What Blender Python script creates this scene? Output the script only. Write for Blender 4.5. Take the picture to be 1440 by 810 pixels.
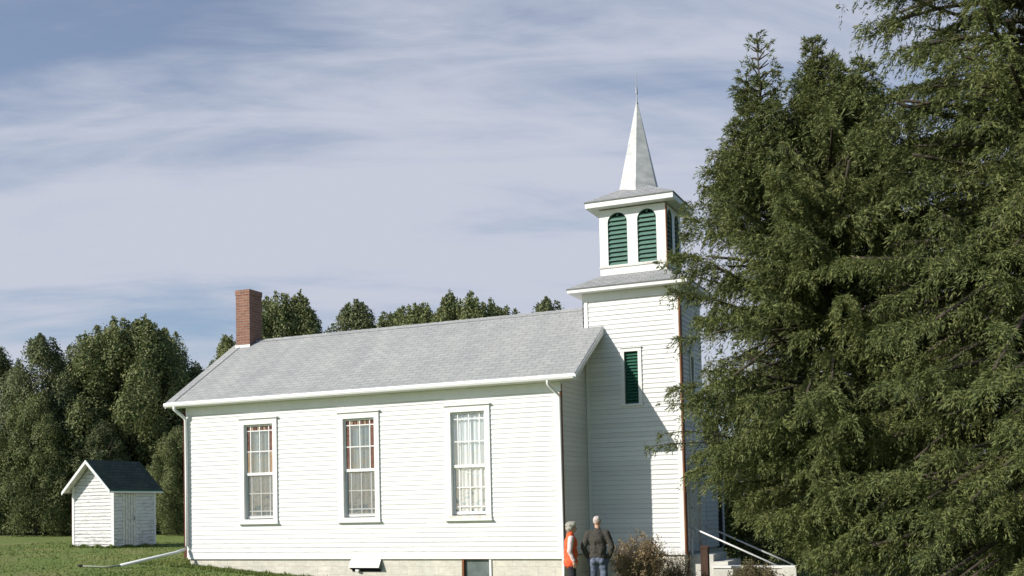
import bpy, bmesh, math, random
import numpy as np
from mathutils import Vector, Matrix
for o in list(bpy.data.objects): bpy.data.objects.remove(o)
scn = bpy.context.scene
COL = scn.collection
R = math.radians

# ---------------------------------------------------------------- camera
yaw, pitch, roll = R(23.67), R(2.722), R(-1.267)
F = Vector((-math.sin(yaw)*math.cos(pitch), math.cos(yaw)*math.cos(pitch), math.sin(pitch)))
Rt = Vector((math.cos(yaw), math.sin(yaw), 0)); Up = Rt.cross(F)
R2 = Rt*math.cos(roll)+Up*math.sin(roll); U2 = -Rt*math.sin(roll)+Up*math.cos(roll)
cam = bpy.data.objects.new('camera', bpy.data.cameras.new('camera')); COL.objects.link(cam)
cam.matrix_world = Matrix(((R2.x, U2.x, -F.x, 8.807), (R2.y, U2.y, -F.y, -22.826), (R2.z, U2.z, -F.z, 1.141), (0, 0, 0, 1)))
cam.data.sensor_width = 36; cam.data.lens = 38.51; cam.data.shift_y = 0.1619
cam.data.clip_start = .1; cam.data.clip_end = 6000
scn.camera = cam

# ---------------------------------------------------------------- light
SUN_EL = R(30.5); SX, SY = -.639, -.769
sd = bpy.data.lights.new('sun', 'SUN'); sd.energy = 4.6; sd.angle = R(.5); sd.color = (1, .945, .85)
sun = bpy.data.objects.new('sun', sd); COL.objects.link(sun)
L = Vector((-SX*math.cos(SUN_EL), -SY*math.cos(SUN_EL), -math.sin(SUN_EL)))
sun.rotation_euler = L.to_track_quat('-Z', 'Y').to_euler(); sun.location = (-20, -20, 30)
W = bpy.data.worlds.new('World'); scn.world = W; W.use_nodes = True
nt = W.node_tree; nt.nodes.clear()
def wn(t, **k):
    n = nt.nodes.new(t)
    for a, b in k.items(): setattr(n, a, b)
    return n
out = wn('ShaderNodeOutputWorld'); bg = wn('ShaderNodeBackground'); bg.inputs[1].default_value = .1
sky = wn('ShaderNodeTexSky', sky_type='NISHITA', sun_disc=False, sun_elevation=SUN_EL, sun_rotation=math.atan2(SX, SY) % (2*math.pi), air_density=1.0, dust_density=.7, ozone_density=4.0)
tc = wn('ShaderNodeTexCoord'); sep = wn('ShaderNodeSeparateXYZ'); nt.links.new(tc.outputs['Generated'], sep.inputs[0])
def wm(op, a, b, c=None):
    n = wn('ShaderNodeMath', operation=op)
    for i, v in enumerate([a, b, c]):
        if v is None: continue
        if isinstance(v, (int, float)): n.inputs[i].default_value = v
        else: nt.links.new(v, n.inputs[i])
    return n.outputs[0]
zz = wm('ADD', wm('MAXIMUM', sep.outputs[2], 0.0), .30)
u = wm('DIVIDE', sep.outputs[0], zz); v = wm('DIVIDE', sep.outputs[1], zz)
cmb = wn('ShaderNodeCombineXYZ'); nt.links.new(u, cmb.inputs[0]); nt.links.new(v, cmb.inputs[1])
rotm = wn('ShaderNodeMapping'); rotm.inputs['Rotation'].default_value = (0, 0, -yaw-R(5)); nt.links.new(cmb.outputs[0], rotm.inputs[0])
def cloudnoise(sc, loc, scale, detail, dist, rough=.55):
    mp = wn('ShaderNodeMapping'); mp.inputs['Scale'].default_value = sc; mp.inputs['Location'].default_value = loc
    nt.links.new(rotm.outputs[0], mp.inputs[0])
    n = wn('ShaderNodeTexNoise'); n.inputs['Scale'].default_value = scale; n.inputs['Detail'].default_value = detail
    n.inputs['Distortion'].default_value = dist; n.inputs['Roughness'].default_value = rough
    nt.links.new(mp.outputs[0], n.inputs['Vector']); return n.outputs[0]
n1 = cloudnoise((.42, 1.25, 1), (0.3, 7.53, 0), 1.6, 5, .6)
n2 = cloudnoise((.8, 3.0, 1), (7.3, 4.4, 0), 2.3, 9, .6, .62)
cl = wm('ADD', wm('MULTIPLY', n1, .66), wm('MULTIPLY', n2, .34))
mr = wn('ShaderNodeMapRange'); mr.inputs['From Min'].default_value = .38; mr.inputs['From Max'].default_value = .60
mr.inputs['To Min'].default_value = .24; mr.inputs['To Max'].default_value = 1.0; mr.interpolation_type = 'SMOOTHSTEP'
lo = wn('ShaderNodeMapRange'); lo.inputs['From Min'].default_value = .12; lo.inputs['From Max'].default_value = .40; lo.inputs['To Min'].default_value = .07; lo.inputs['To Max'].default_value = -.012
nt.links.new(sep.outputs[2], lo.inputs['Value'])
nt.links.new(wm('ADD', cl, lo.outputs[0]), mr.inputs['Value'])
# clouds kept to the view side; sky elsewhere cleared to lower the ambient light
side = wm('ADD', wm('MULTIPLY', sep.outputs[0], -.401), wm('MULTIPLY', sep.outputs[1], .916))
view_mask = wn('ShaderNodeMapRange'); view_mask.inputs['From Min'].default_value = .15; view_mask.inputs['From Max'].default_value = .72; view_mask.interpolation_type = 'SMOOTHSTEP'
nt.links.new(side, view_mask.inputs['Value'])
cf = wm('MULTIPLY', mr.outputs[0], view_mask.outputs[0])
mix = wn('ShaderNodeMix', data_type='RGBA'); nt.links.new(cf, mix.inputs['Factor'])
nt.links.new(sky.outputs[0], mix.inputs['A']); mix.inputs['B'].default_value = (4.95, 5.25, 6.15, 1)
nt.links.new(mix.outputs['Result'], bg.inputs[0]); nt.links.new(bg.outputs[0], out.inputs[0])
vs = scn.view_settings; vs.view_transform = 'Standard'; vs.look = 'None'; vs.gamma = 1; vs.use_curve_mapping = False
vs.exposure = 0.2

# ---------------------------------------------------------------- materials
def newmat(name):
    m = bpy.data.materials.new(name); m.use_nodes = True
    t = m.node_tree; b = t.nodes['Principled BSDF']; b.inputs['Specular IOR Level'].default_value = .3
    return m, t, b
def nd(t, typ, **k):
    n = t.nodes.new(typ)
    for a, b in k.items(): setattr(n, a, b)
    return n
def ramp(t, src, stops):
    r = nd(t, 'ShaderNodeValToRGB'); e = r.color_ramp.elements
    while len(e) < len(stops): e.new(.5)
    for i, (p, c) in enumerate(stops): e[i].position = p; e[i].color = (*c, 1)
    t.links.new(src, r.inputs[0]); return r.outputs[0]
def noise(t, vec, scale, detail=4, sc=(1, 1, 1), rough=.55, dist=0):
    mp = nd(t, 'ShaderNodeMapping'); mp.inputs['Scale'].default_value = sc; t.links.new(vec, mp.inputs[0])
    n = nd(t, 'ShaderNodeTexNoise'); n.inputs['Scale'].default_value = scale; n.inputs['Detail'].default_value = detail
    n.inputs['Roughness'].default_value = rough; n.inputs['Distortion'].default_value = dist
    t.links.new(mp.outputs[0], n.inputs['Vector']); return n.outputs[0]
def mixc(t, f, a, b, mode='MIX'):
    n = nd(t, 'ShaderNodeMix', data_type='RGBA', blend_type=mode)
    for k, v in (('Factor', f), ('A', a), ('B', b)):
        if isinstance(v, (int, float)): n.inputs[k].default_value = v
        elif isinstance(v, tuple): n.inputs[k].default_value = (*v, 1)
        else: t.links.new(v, n.inputs[k])
    return n.outputs['Result']
def bump(t, b, h, s=.3, d=.01):
    n = nd(t, 'ShaderNodeBump'); n.inputs['Strength'].default_value = s; n.inputs['Distance'].default_value = d
    t.links.new(h, n.inputs['Height']); t.links.new(n.outputs[0], b.inputs['Normal'])
def simple(name, c1, c2, scale=6, rough=.7, bs=.2, metal=0, sc=(1, 1, 1), detail=5, spec=.3):
    m, t, b = newmat(name); g = nd(t, 'ShaderNodeNewGeometry')
    n = noise(t, g.outputs['Position'], scale, detail, sc)
    t.links.new(ramp(t, n, [(.3, c1), (.7, c2)]), b.inputs['Base Color'])
    b.inputs['Roughness'].default_value = rough; b.inputs['Metallic'].default_value = metal
    b.inputs['Specular IOR Level'].default_value = spec
    if bs: bump(t, b, n, bs, .01)
    return m
M = {}
def siding_mat(name, base, worn, lo, hi, wear=1.0):
    m, t, b = newmat(name); g = nd(t, 'ShaderNodeNewGeometry'); P = g.outputs['Position']
    isl = ramp(t, g.outputs['Random Per Island'], [(0, (.90, .90, .90)), (1, (1, 1, 1))])
    big = noise(t, P, .9, 3); fine = noise(t, P, 3.2, 9, (1, 1, 9), .68)
    c = mixc(t, 1.0, base, isl, 'MULTIPLY')
    c = mixc(t, ramp(t, big, [(.35, (0, 0, 0)), (.75, (.25, .25, .25))]), c, tuple(x*.86 for x in base))
    sp_ = nd(t, 'ShaderNodeSeparateXYZ'); t.links.new(P, sp_.inputs[0]); mr_ = nd(t, 'ShaderNodeMapRange'); mr_.inputs[1].default_value = -.1; mr_.inputs[2].default_value = .9; mr_.inputs[3].default_value = .10; mr_.inputs[4].default_value = 0
    t.links.new(sp_.outputs[2], mr_.inputs[0]); fa = nd(t, 'ShaderNodeMath', operation='ADD'); t.links.new(fine, fa.inputs[0]); t.links.new(mr_.outputs[0], fa.inputs[1]); fine = fa.outputs[0]
    mk = ramp(t, fine, [(lo, (0, 0, 0)), (hi, (wear,)*3)])
    c = mixc(t, mk, c, worn)
    t.links.new(c, b.inputs['Base Color']); b.inputs['Roughness'].default_value = .6
    bump(t, b, fine, .35, .004)
    return m
M['siding'] = siding_mat('white_clapboard_paint', (.80, .80, .79), (.46, .44, .41), .62, .74, .75)
M['old_siding'] = siding_mat('peeling_clapboard_paint', (.74, .74, .73), (.30, .29, .27), .52, .66, .9)
M['tower_siding'] = siding_mat('tower_clapboard_paint', (.80, .80, .80), (.44, .41, .38), .63, .76, .7)
M['siding_edge'] = siding_mat('lap_shade_board_edge', (.72, .72, .71), (.45, .43, .41), .52, .72, .8)  # edge colours carry the lap shade under each board, painted darker
M['tower_siding_edge'] = siding_mat('lap_shade_tower_board_edge', (.62, .62, .62), (.38, .36, .34), .5, .7, .8)
M['old_siding_edge'] = siding_mat('lap_shade_shed_board_edge', (.45, .44, .43), (.24, .22, .21), .45, .6, .9)
M['trim'] = simple('white_trim_paint', (.76, .76, .74), (.82, .82, .81), 5, .5, .12)
M['old_trim'] = simple('weathered_trim_paint', (.55, .52, .46), (.80, .79, .76), 9, .6, .3)
M['gutter'] = simple('white_gutter_enamel', (.78, .79, .78), (.82, .82, .81), 3, .35, .04, spec=.5)
M['pipe'] = simple('pale_drain_pipe', (.16, .19, .13), (.28, .30, .23), 5, .5, .1)
M['brown_edge'] = simple('brown_wood_or_fringe', (.13, .045, .018), (.30, .12, .045), 7, .7, .3, sc=(1, 1, .3))  # for brown wood and the lens fringe strip drawn on the tower corner
M['darkred'] = simple('dark_red_glass_and_fringe', (.06, .018, .014), (.14, .035, .025), 7, .7, .3, sc=(1, 1, .3))  # for dark red border glass and the lens fringe strips at wall edges
M['dark'] = simple('dark_interior', (.012, .013, .015), (.02, .02, .022), 3, .9, 0)
M['green'] = simple('weathered_green_louver_paint', (.075, .165, .13), (.13, .24, .195), 9, .6, .2, sc=(1, 1, 3))
M['green_edge'] = simple('dark_green_paint', (.02, .09, .06), (.03, .13, .085), 9, .6, .2)
M['curtain'] = simple('grey_curtain_cloth', (.10, .14, .165), (.19, .24, .27), 5, .9, .3, sc=(9, 1, .25))  # the sky's blue reflection on the panes is put into this cloth colour
M['lace'] = simple('white_lace_curtain', (.66, .69, .72), (.80, .82, .83), 6, .9, .3, sc=(12, 1, .4))
M['stained'] = simple('brown_red_stained_glass', (.09, .035, .03), (.22, .11, .085), 14, .25, .1)
M['amber'] = simple('amber_stained_glass', (.24, .15, .09), (.42, .31, .21), 30, .25, .1)
M['shadow_sash'] = simple('sash_in_screen', (.66, .67, .66), (.74, .75, .74), 6, .6, 0)
M['steel'] = simple('grey_galvanised_metal', (.28, .29, .30), (.40, .41, .42), 4, .45, .1, metal=.6)
M['concrete'] = simple('pale_concrete', (.50, .49, .45), (.66, .65, .60), 4, .85, .3)
M['post'] = simple('brown_post_wood', (.045, .025, .018), (.09, .05, .036), 6, .8, .4, sc=(1, 1, .2))
M['rail'] = simple('white_rail_enamel', (.66, .67, .66), (.76, .76, .76), 3, .35, 0)
M['spire'] = simple('painted_spire_sheet', (.42, .43, .43), (.66, .66, .65), 2.6, .55, .15, sc=(1, 1, 2.5), detail=8)
M['seam'] = simple('dark_roof_seam', (.14, .15, .15), (.20, .21, .21), 9, .9, .1)
M['bark'] = simple('grey_brown_bark', (.03, .024, .018), (.085, .070, .055), 9, .9, .8, sc=(1, 1, .25), detail=8)
M['twig'] = simple('brown_twigs', (.12, .085, .055), (.24, .17, .12), 9, .9, .2)
M['skin'] = simple('skin', (.50, .29, .21), (.58, .35, .26), 9, .55, 0)
M['grey_hair'] = simple('grey_hair', (.26, .25, .21), (.46, .44, .38), 40, .7, .5)
M['white_hair'] = simple('white_hair', (.46, .38, .35), (.60, .52, .49), 40, .7, .4)
M['sweater'] = simple('dark_olive_knit', (.045, .042, .036), (.08, .073, .062), 30, .95, .5)
M['jeans'] = simple('blue_denim', (.06, .07, .11), (.17, .20, .28), 9, .9, .3)
M['trousers'] = simple('dark_trousers', (.02, .02, .025), (.04, .04, .045), 9, .9, .3)
M['orange'] = simple('orange_fleece', (.72, .085, .03), (.86, .16, .06), 14, .85, .4)
M['pink'] = simple('pale_pink_knit', (.66, .50, .48), (.80, .68, .66), 20, .9, .4)
M['shoe'] = simple('dark_leather', (.02, .018, .015), (.05, .04, .035), 9, .6, .1)
M['eye'] = simple('dark_eye', (.02, .02, .02), (.03, .03, .03), 9, .3, 0)
M['lip'] = simple('lip', (.36, .14, .12), (.40, .17, .14), 9, .5, 0)

m, t, b = newmat('window_glass'); M['glass'] = m
t.nodes.remove(b)
gl = nd(t, 'ShaderNodeBsdfGlossy'); gl.inputs['Roughness'].default_value = .03; gl.inputs['Color'].default_value = (.9, .9, .9, 1)
tr = nd(t, 'ShaderNodeBsdfTransparent'); tr.inputs['Color'].default_value = (.97, .98, .98, 1)
lw = nd(t, 'ShaderNodeLayerWeight'); lw.inputs[0].default_value = .5
pw = nd(t, 'ShaderNodeMath', operation='POWER'); pw.inputs[1].default_value = 3.5; t.links.new(lw.outputs['Facing'], pw.inputs[0])
fr = nd(t, 'ShaderNodeMath', operation='MULTIPLY_ADD'); fr.inputs[1].default_value = .85; fr.inputs[2].default_value = .11; t.links.new(pw.outputs[0], fr.inputs[0])
gn = nd(t, 'ShaderNodeNewGeometry'); gb = nd(t, 'ShaderNodeBump'); gb.inputs['Strength'].default_value = .25; gb.inputs['Distance'].default_value = .02; t.links.new(noise(t, gn.outputs['Position'], 3.5, 2), gb.inputs['Height']); t.links.new(gb.outputs[0], gl.inputs['Normal'])
mx = nd(t, 'ShaderNodeMixShader'); t.links.new(fr.outputs[0], mx.inputs[0]); t.links.new(tr.outputs[0], mx.inputs[1]); t.links.new(gl.outputs[0], mx.inputs[2])
t.links.new(mx.outputs[0], t.nodes['Material Output'].inputs[0])
m, t, b = newmat('insect_screen'); M['screen'] = m
df = nd(t, 'ShaderNodeBsdfDiffuse'); df.inputs[0].default_value = (.34, .35, .34, 1); tr = nd(t, 'ShaderNodeBsdfTransparent')
mx = nd(t, 'ShaderNodeMixShader'); mx.inputs[0].default_value = .30; t.links.new(tr.outputs[0], mx.inputs[1]); t.links.new(df.outputs[0], mx.inputs[2])
t.links.new(mx.outputs[0], t.nodes['Material Output'].inputs[0]); t.nodes.remove(b)

def shingles(name, c1, c2, mortar, bw=.30, rh=.14):
    m, t, b = newmat(name); uv = nd(t, 'ShaderNodeUVMap'); uv.uv_map = 'UVMap'
    g = nd(t, 'ShaderNodeNewGeometry')
    wob = noise(t, uv.outputs[0], 1.3, 2)
    br = nd(t, 'ShaderNodeTexBrick'); br.inputs['Scale'].default_value = 1; br.inputs['Brick Width'].default_value = bw
    br.inputs['Row Height'].default_value = rh; br.inputs['Mortar Size'].default_value = .011; br.inputs['Mortar Smooth'].default_value = .4
    br.inputs['Color1'].default_value = (*c1, 1); br.inputs['Color2'].default_value = (*c2, 1); br.inputs['Mortar'].default_value = (*mortar, 1)
    ad = nd(t, 'ShaderNodeVectorMath', operation='MULTIPLY_ADD'); ad.inputs[1].default_value = (.0, .06, 0)
    t.links.new(wob, ad.inputs[0]); t.links.new(uv.outputs[0], ad.inputs[2]); t.links.new(ad.outputs[0], br.inputs['Vector'])
    f = noise(t, uv.outputs[0], 5, 8, (1, 2.5, 1), .7); st = noise(t, uv.outputs[0], .6, 5, (2.5, .7, 1), .6)
    c = mixc(t, 1.0, br.outputs[0], ramp(t, f, [(.3, (.80,)*3), (.7, (1.13,)*3)]), 'MULTIPLY')
    c = mixc(t, 1.0, c, ramp(t, st, [(.3, (.88, .89, .90)), (.7, (1.08, 1.07, 1.05))]), 'MULTIPLY')
    t.links.new(c, b.inputs['Base Color']); b.inputs['Roughness'].default_value = .9
    bump(t, b, br.outputs['Fac'], -.5, .01)
    return m
M['shingle'] = shingles('light_grey_shingles', (.345, .35, .35), (.395, .40, .395), (.235, .24, .24))
M['tower_shingle'] = shingles('grey_tower_shingles', (.30, .305, .31), (.37, .375, .38), (.2, .2, .2), .2, .12)
M['green_shingle'] = shingles('dark_green_shingles', (.035, .055, .045), (.06, .08, .065), (.02, .03, .025), .3, .14)
m = shingles('red_chimney_brick', (.22, .095, .068), (.30, .14, .10), (.27, .22, .18), .21, .075); M['brick'] = m
m = shingles('cream_foundation_block', (.62, .59, .51), (.66, .63, .55), (.55, .52, .45), .42, .21); M['block'] = m

def leafmat(name, stops, trans=.25, rough=.65):
    m, t, b = newmat(name); g = nd(t, 'ShaderNodeNewGeometry'); oi = nd(t, 'ShaderNodeObjectInfo')
    big = noise(t, g.outputs['Position'], .55, 3)
    ad = nd(t, 'ShaderNodeMath', operation='MULTIPLY_ADD'); ad.inputs[1].default_value = .55
    t.links.new(g.outputs['Random Per Island'], ad.inputs[0])
    m2 = nd(t, 'ShaderNodeMath', operation='MULTIPLY'); m2.inputs[1].default_value = .45; t.links.new(big, m2.inputs[0]); t.links.new(m2.outputs[0], ad.inputs[2])
    c = ramp(t, ad.outputs[0], stops)
    t.links.new(c, b.inputs['Base Color']); b.inputs['Roughness'].default_value = rough
    tl = nd(t, 'ShaderNodeBsdfTranslucent'); t.links.new(c, tl.inputs[0])
    mx = nd(t, 'ShaderNodeMixShader'); mx.inputs[0].default_value = trans
    t.links.new(b.outputs[0], mx.inputs[1]); t.links.new(tl.outputs[0], mx.inputs[2]); t.links.new(mx.outputs[0], t.nodes['Material Output'].inputs[0])
    return m
M['spruce'] = leafmat('spruce_needles', [(.12, (.045, .060, .028)), (.42, (.110, .135, .048)), (.66, (.19, .215, .070)), (.85, (.25, .245, .09)), (.98, (.33, .22, .12))])
M['leaf'] = leafmat('dark_grove_leaves', [(.15, (.095, .12, .05)), (.5, (.175, .205, .08)), (.95, (.30, .285, .12))])
M['leaf_blue'] = leafmat('cool_grove_leaves', [(.15, (.085, .105, .055)), (.5, (.15, .18, .08)), (.95, (.25, .245, .12))])
M['bush_brown'] = leafmat('autumn_bush_leaves', [(.15, (.20, .15, .085)), (.5, (.32, .25, .14)), (.95, (.46, .33, .20))])
M['bush_green'] = leafmat('olive_bush_leaves', [(.15, (.10, .09, .045)), (.5, (.15, .15, .065)), (.95, (.24, .19, .10))])
M['bush_grey'] = leafmat('grey_bush_leaves', [(.15, (.13, .12, .10)), (.5, (.20, .17, .13)), (.95, (.30, .24, .18))])
M['blade'] = leafmat('grass_blades', [(.15, (.10, .155, .035)), (.5, (.155, .21, .05)), (.95, (.26, .25, .10))])

m, t, b = newmat('mown_lawn'); M['lawn'] = m
g = nd(t, 'ShaderNodeNewGeometry'); P = g.outputs['Position']
a = noise(t, P, .55, 7, (1, 1, 1), .65); f = noise(t, P, 9, 8, (1, 1, 1), .75)
c = ramp(t, a, [(.3, (.14, .205, .05)), (.48, (.18, .24, .06)), (.60, (.24, .25, .09)), (.75, (.28, .25, .11))])
c = mixc(t, 1.0, c, ramp(t, f, [(.3, (.72, .74, .68)), (.7, (1.3, 1.26, 1.2))]), 'MULTIPLY')
t.links.new(c, b.inputs['Base Color']); b.inputs['Roughness'].default_value = .95; bump(t, b, f, 1.0, .08)

# ---------------------------------------------------------------- mesh helpers
class MB:
    def __init__(s): s.v = []; s.f = []; s.m = []; s.mats = []
    def mi(s, mat):
        mat = M[mat] if isinstance(mat, str) else mat
        if mat not in s.mats: s.mats.append(mat)
        return s.mats.index(mat)
    def poly(s, pts, mat):
        i = len(s.v); s.v += [tuple(p) for p in pts]; s.f.append(tuple(range(i, i+len(pts)))); s.m.append(s.mi(mat))
    def box(s, x0, x1, y0, y1, z0, z1, mat):
        if x0 > x1: x0, x1 = x1, x0
        if y0 > y1: y0, y1 = y1, y0
        c = [(x, y, z) for z in (z0, z1) for y in (y0, y1) for x in (x0, x1)]
        for q in ((0, 2, 3, 1), (4, 5, 7, 6), (0, 1, 5, 4), (2, 6, 7, 3), (0, 4, 6, 2), (1, 3, 7, 5)): s.poly([c[k] for k in q], mat)
    def slab(s, top, d, mat, side=None, under=None):
        # top polygon (ccw from outside) extruded by vector d
        side = side or mat; under = under or side; d = Vector(d); top = [Vector(p) for p in top]; bot = [p+d for p in top]
        s.poly(top, mat); s.poly(bot[::-1], under)
        for i in range(len(top)):
            j = (i+1) % len(top); s.poly([top[i], bot[i], bot[j], top[j]], side)
    def tube(s, p0, p1, r0, r1, mat, n=8, caps=True):
        p0 = Vector(p0); p1 = Vector(p1); a = (p1-p0).normalized()
        h = a.orthogonal().normalized(); k = a.cross(h); mi = s.mi(mat); i = len(s.v)
        for p, r in ((p0, r0), (p1, r1)):
            for q in range(n):
                w = 2*math.pi*q/n; s.v.append(tuple(p+h*math.cos(w)*r+k*math.sin(w)*r))
        for q in range(n):
            s.f.append((i+q, i+(q+1) % n, i+n+(q+1) % n, i+n+q)); s.m.append(mi)
        if caps:
            s.f.append(tuple(range(i+n-1, i-1, -1))); s.m.append(mi); s.f.append(tuple(range(i+n, i+2*n))); s.m.append(mi)
    def path(s, pts, r, mat, n=8):
        pts = [Vector(p) for p in pts]; mi = s.mi(mat); i0 = len(s.v)
        for k, p in enumerate(pts):
            d = (pts[min(k+1, len(pts)-1)]-pts[max(k-1, 0)]).normalized()
            h = d.cross(Vector((.13, .29, .95))).normalized(); w = d.cross(h); rr = r[k] if isinstance(r, (list, tuple)) else r
            for q in range(n):
                a = 2*math.pi*q/n; s.v.append(tuple(p+h*math.cos(a)*rr+w*math.sin(a)*rr))
        for k in range(len(pts)-1):
            for q in range(n):
                s.f.append((i0+k*n+q, i0+k*n+(q+1) % n, i0+(k+1)*n+(q+1) % n, i0+(k+1)*n+q)); s.m.append(mi)
        s.f.append(tuple(range(i0+n-1, i0-1, -1))); s.m.append(mi)
        e = i0+(len(pts)-1)*n; s.f.append(tuple(range(e, e+n))); s.m.append(mi)
    def build(s, name, parent=None, smooth=False, origin=None):
        me = bpy.data.meshes.new(name); o_ = Vector(origin) if origin else Vector()
        me.from_pydata([tuple(Vector(p)-o_) for p in s.v], [], s.f)
        for m_ in s.mats: me.materials.append(m_)
        me.polygons.foreach_set('material_index', s.m)
        if smooth: me.polygons.foreach_set('use_smooth', [True]*len(s.f))
        uvl = me.uv_layers.new(name='UVMap')
        co = np.array(s.v); uv = []
        for f_ in s.f:
            p = co[list(f_)]; n_ = np.cross(p[1]-p[0], p[2]-p[0]); l = np.linalg.norm(n_); n_ = n_/l if l > 1e-12 else np.array([0, 0, 1.])
            h = np.cross([0, 0, 1.], n_); lh = np.linalg.norm(h); h = h/lh if lh > 1e-3 else np.array([1., 0, 0]); k = np.cross(n_, h)
            uv += [c for q in p for c in (q@h, q@k)]
        uvl.data.foreach_set('uv', uv)
        me.update(); ob = bpy.data.objects.new(name, me); COL.objects.link(ob)
        if origin: ob.location = origin
        if parent:
            ob.parent = parent
            base = parent.get('_w'); pb = Vector(base) if base else Vector()
            ob.location = (Vector(origin) if origin else Vector()) - pb
            ob['_w'] = tuple(Vector(origin) if origin else Vector())
        else: ob['_w'] = tuple(ob.location)
        return ob
def empty(name, loc=(0, 0, 0)):
    o = bpy.data.objects.new(name, None); COL.objects.link(o); o.location = loc; o['_w'] = tuple(loc); return o
def tag(o, label=None, cat=None, group=None, kind=None):
    for k, v_ in (('label', label), ('category', cat), ('group', group), ('kind', kind)):
        if v_: o[k] = v_
    return o
def npmesh(name, V, Fq, mat, parent=None, smooth=False):
    me = bpy.data.meshes.new(name); V = np.asarray(V, np.float32); Fq = np.asarray(Fq, np.int32)
    me.vertices.add(len(V)); me.vertices.foreach_set('co', V.ravel())
    k = Fq.shape[1]; me.loops.add(Fq.size); me.loops.foreach_set('vertex_index', Fq.ravel())
    me.polygons.add(len(Fq)); me.polygons.foreach_set('loop_start', np.arange(0, Fq.size, k, dtype=np.int32)); me.polygons.foreach_set('loop_total', np.full(len(Fq), k, np.int32))
    me.materials.append(mat); me.update(); me.validate()
    o = bpy.data.objects.new(name, me); COL.objects.link(o)
    if parent: o.parent = parent
    return o

# ---------------------------------------------------------------- ground
def S(x): x = min(1, max(0, x)); return x*x*(3-2*x)
XS = [-60, -33, -17.4, -10.5, -8.8, -7.5, -4, 0, 10]; ZS = [.55, .33, .06, -.22, -.345, -.47, -.74, -.88, -.90]
def ground(x, y):
    z = float(np.interp(x, XS, ZS)); f_ = S((-y-5)/14)
    z += .38*f_*S((x+6)/8)
    z += .015*math.sin(x*.9+y*.4)+.012*math.sin(y*1.3-x*.5)
    dd = math.hypot(x, y)
    return z if dd < 70 else z*max(0, 1-(dd-70)/200)
xs = list(np.linspace(-70, 40, 111)); ys = list(np.linspace(-40, 60, 101))
xs = [-3000, -1200, -500, -220, -120]+xs+[80, 180, 500, 1200, 3000]; ys = [-1500, -500, -150, -70]+ys+[90, 160, 320, 800, 3000]
V = [(x, y, ground(x, y)) for y in ys for x in xs]; n = len(xs)
Fq = [(j*n+i, j*n+i+1, (j+1)*n+i+1, (j+1)*n+i) for j in range(len(ys)-1) for i in range(n-1)]
gr = npmesh('ground', V, Fq, M['lawn']); gr.data.polygons.foreach_set('use_smooth', [True]*len(Fq)); tag(gr, kind='structure')
# short grass near the church and shed
rng = np.random.default_rng(3)
pts = []
for i in range(26000):
    if i % 3 == 0:
        x = rng.uniform(-12, -4.5); y = rng.uniform(-.5, -.04) if x > -10.4 else rng.uniform(-.6, 3)
    else:
        x = rng.uniform(-23, -8); y = rng.uniform(-7, 9)
        if x > -10.3 and y > -.05: y = -rng.uniform(.05, 5)
    pts.append((x, y, ground(x, y), rng.uniform(.02, .055) if i % 3 else rng.uniform(.03, .09)))
for i in range(2600):   # longer growth against the shed and the foundation
    q = i % 3
    x, y = (rng.uniform(-19.25, -17.35), 4.62-abs(rng.normal(0, .07))) if q == 0 else (-17.40+abs(rng.normal(0, .07)), rng.uniform(4.6, 6.6)) if q == 1 else (rng.uniform(-10.5, -5), -.04-abs(rng.normal(0, .08)))
    pts.append((x, y, ground(x, y), rng.uniform(.05, .16)*(.5+.5*math.sin(x*5.3+y*4.1)**2)))
P_ = np.array(pts); n = len(P_); a = rng.uniform(0, math.pi, n); w = .02
dx = np.stack([np.cos(a), np.sin(a), 0*a], 1)*w; lean = rng.normal(0, .02, (n, 2))
b0 = P_[:, :3]-dx; b1 = P_[:, :3]+dx; tp = P_[:, :3]+np.stack([lean[:, 0], lean[:, 1], P_[:, 3]], 1)
V = np.stack([b0, b1, tp], 1).reshape(-1, 3); V[:, 2] -= .004
gs = npmesh('grass', V, np.arange(len(V)).reshape(-1, 3), M['blade']); tag(gs, 'short mown green grass beside the church and shed', 'grass', kind='stuff')

# ---------------------------------------------------------------- church
Ln, Wn, D1, TX = 10.465, 5.519, 1.74, 2.309
TB = Wn-D1                     # tower back y
OX, OY, HE = .475, .291, 3.9
ME = 4.03; SL = .655           # roof surface at eave edge, slope
HR = ME+SL*(Wn/2+OY)
church = empty('church', (0, 0, -.88))
tag(church, 'white clapboard church with grey shingled roof, brick chimney and tall pointed steeple', 'church')

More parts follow.
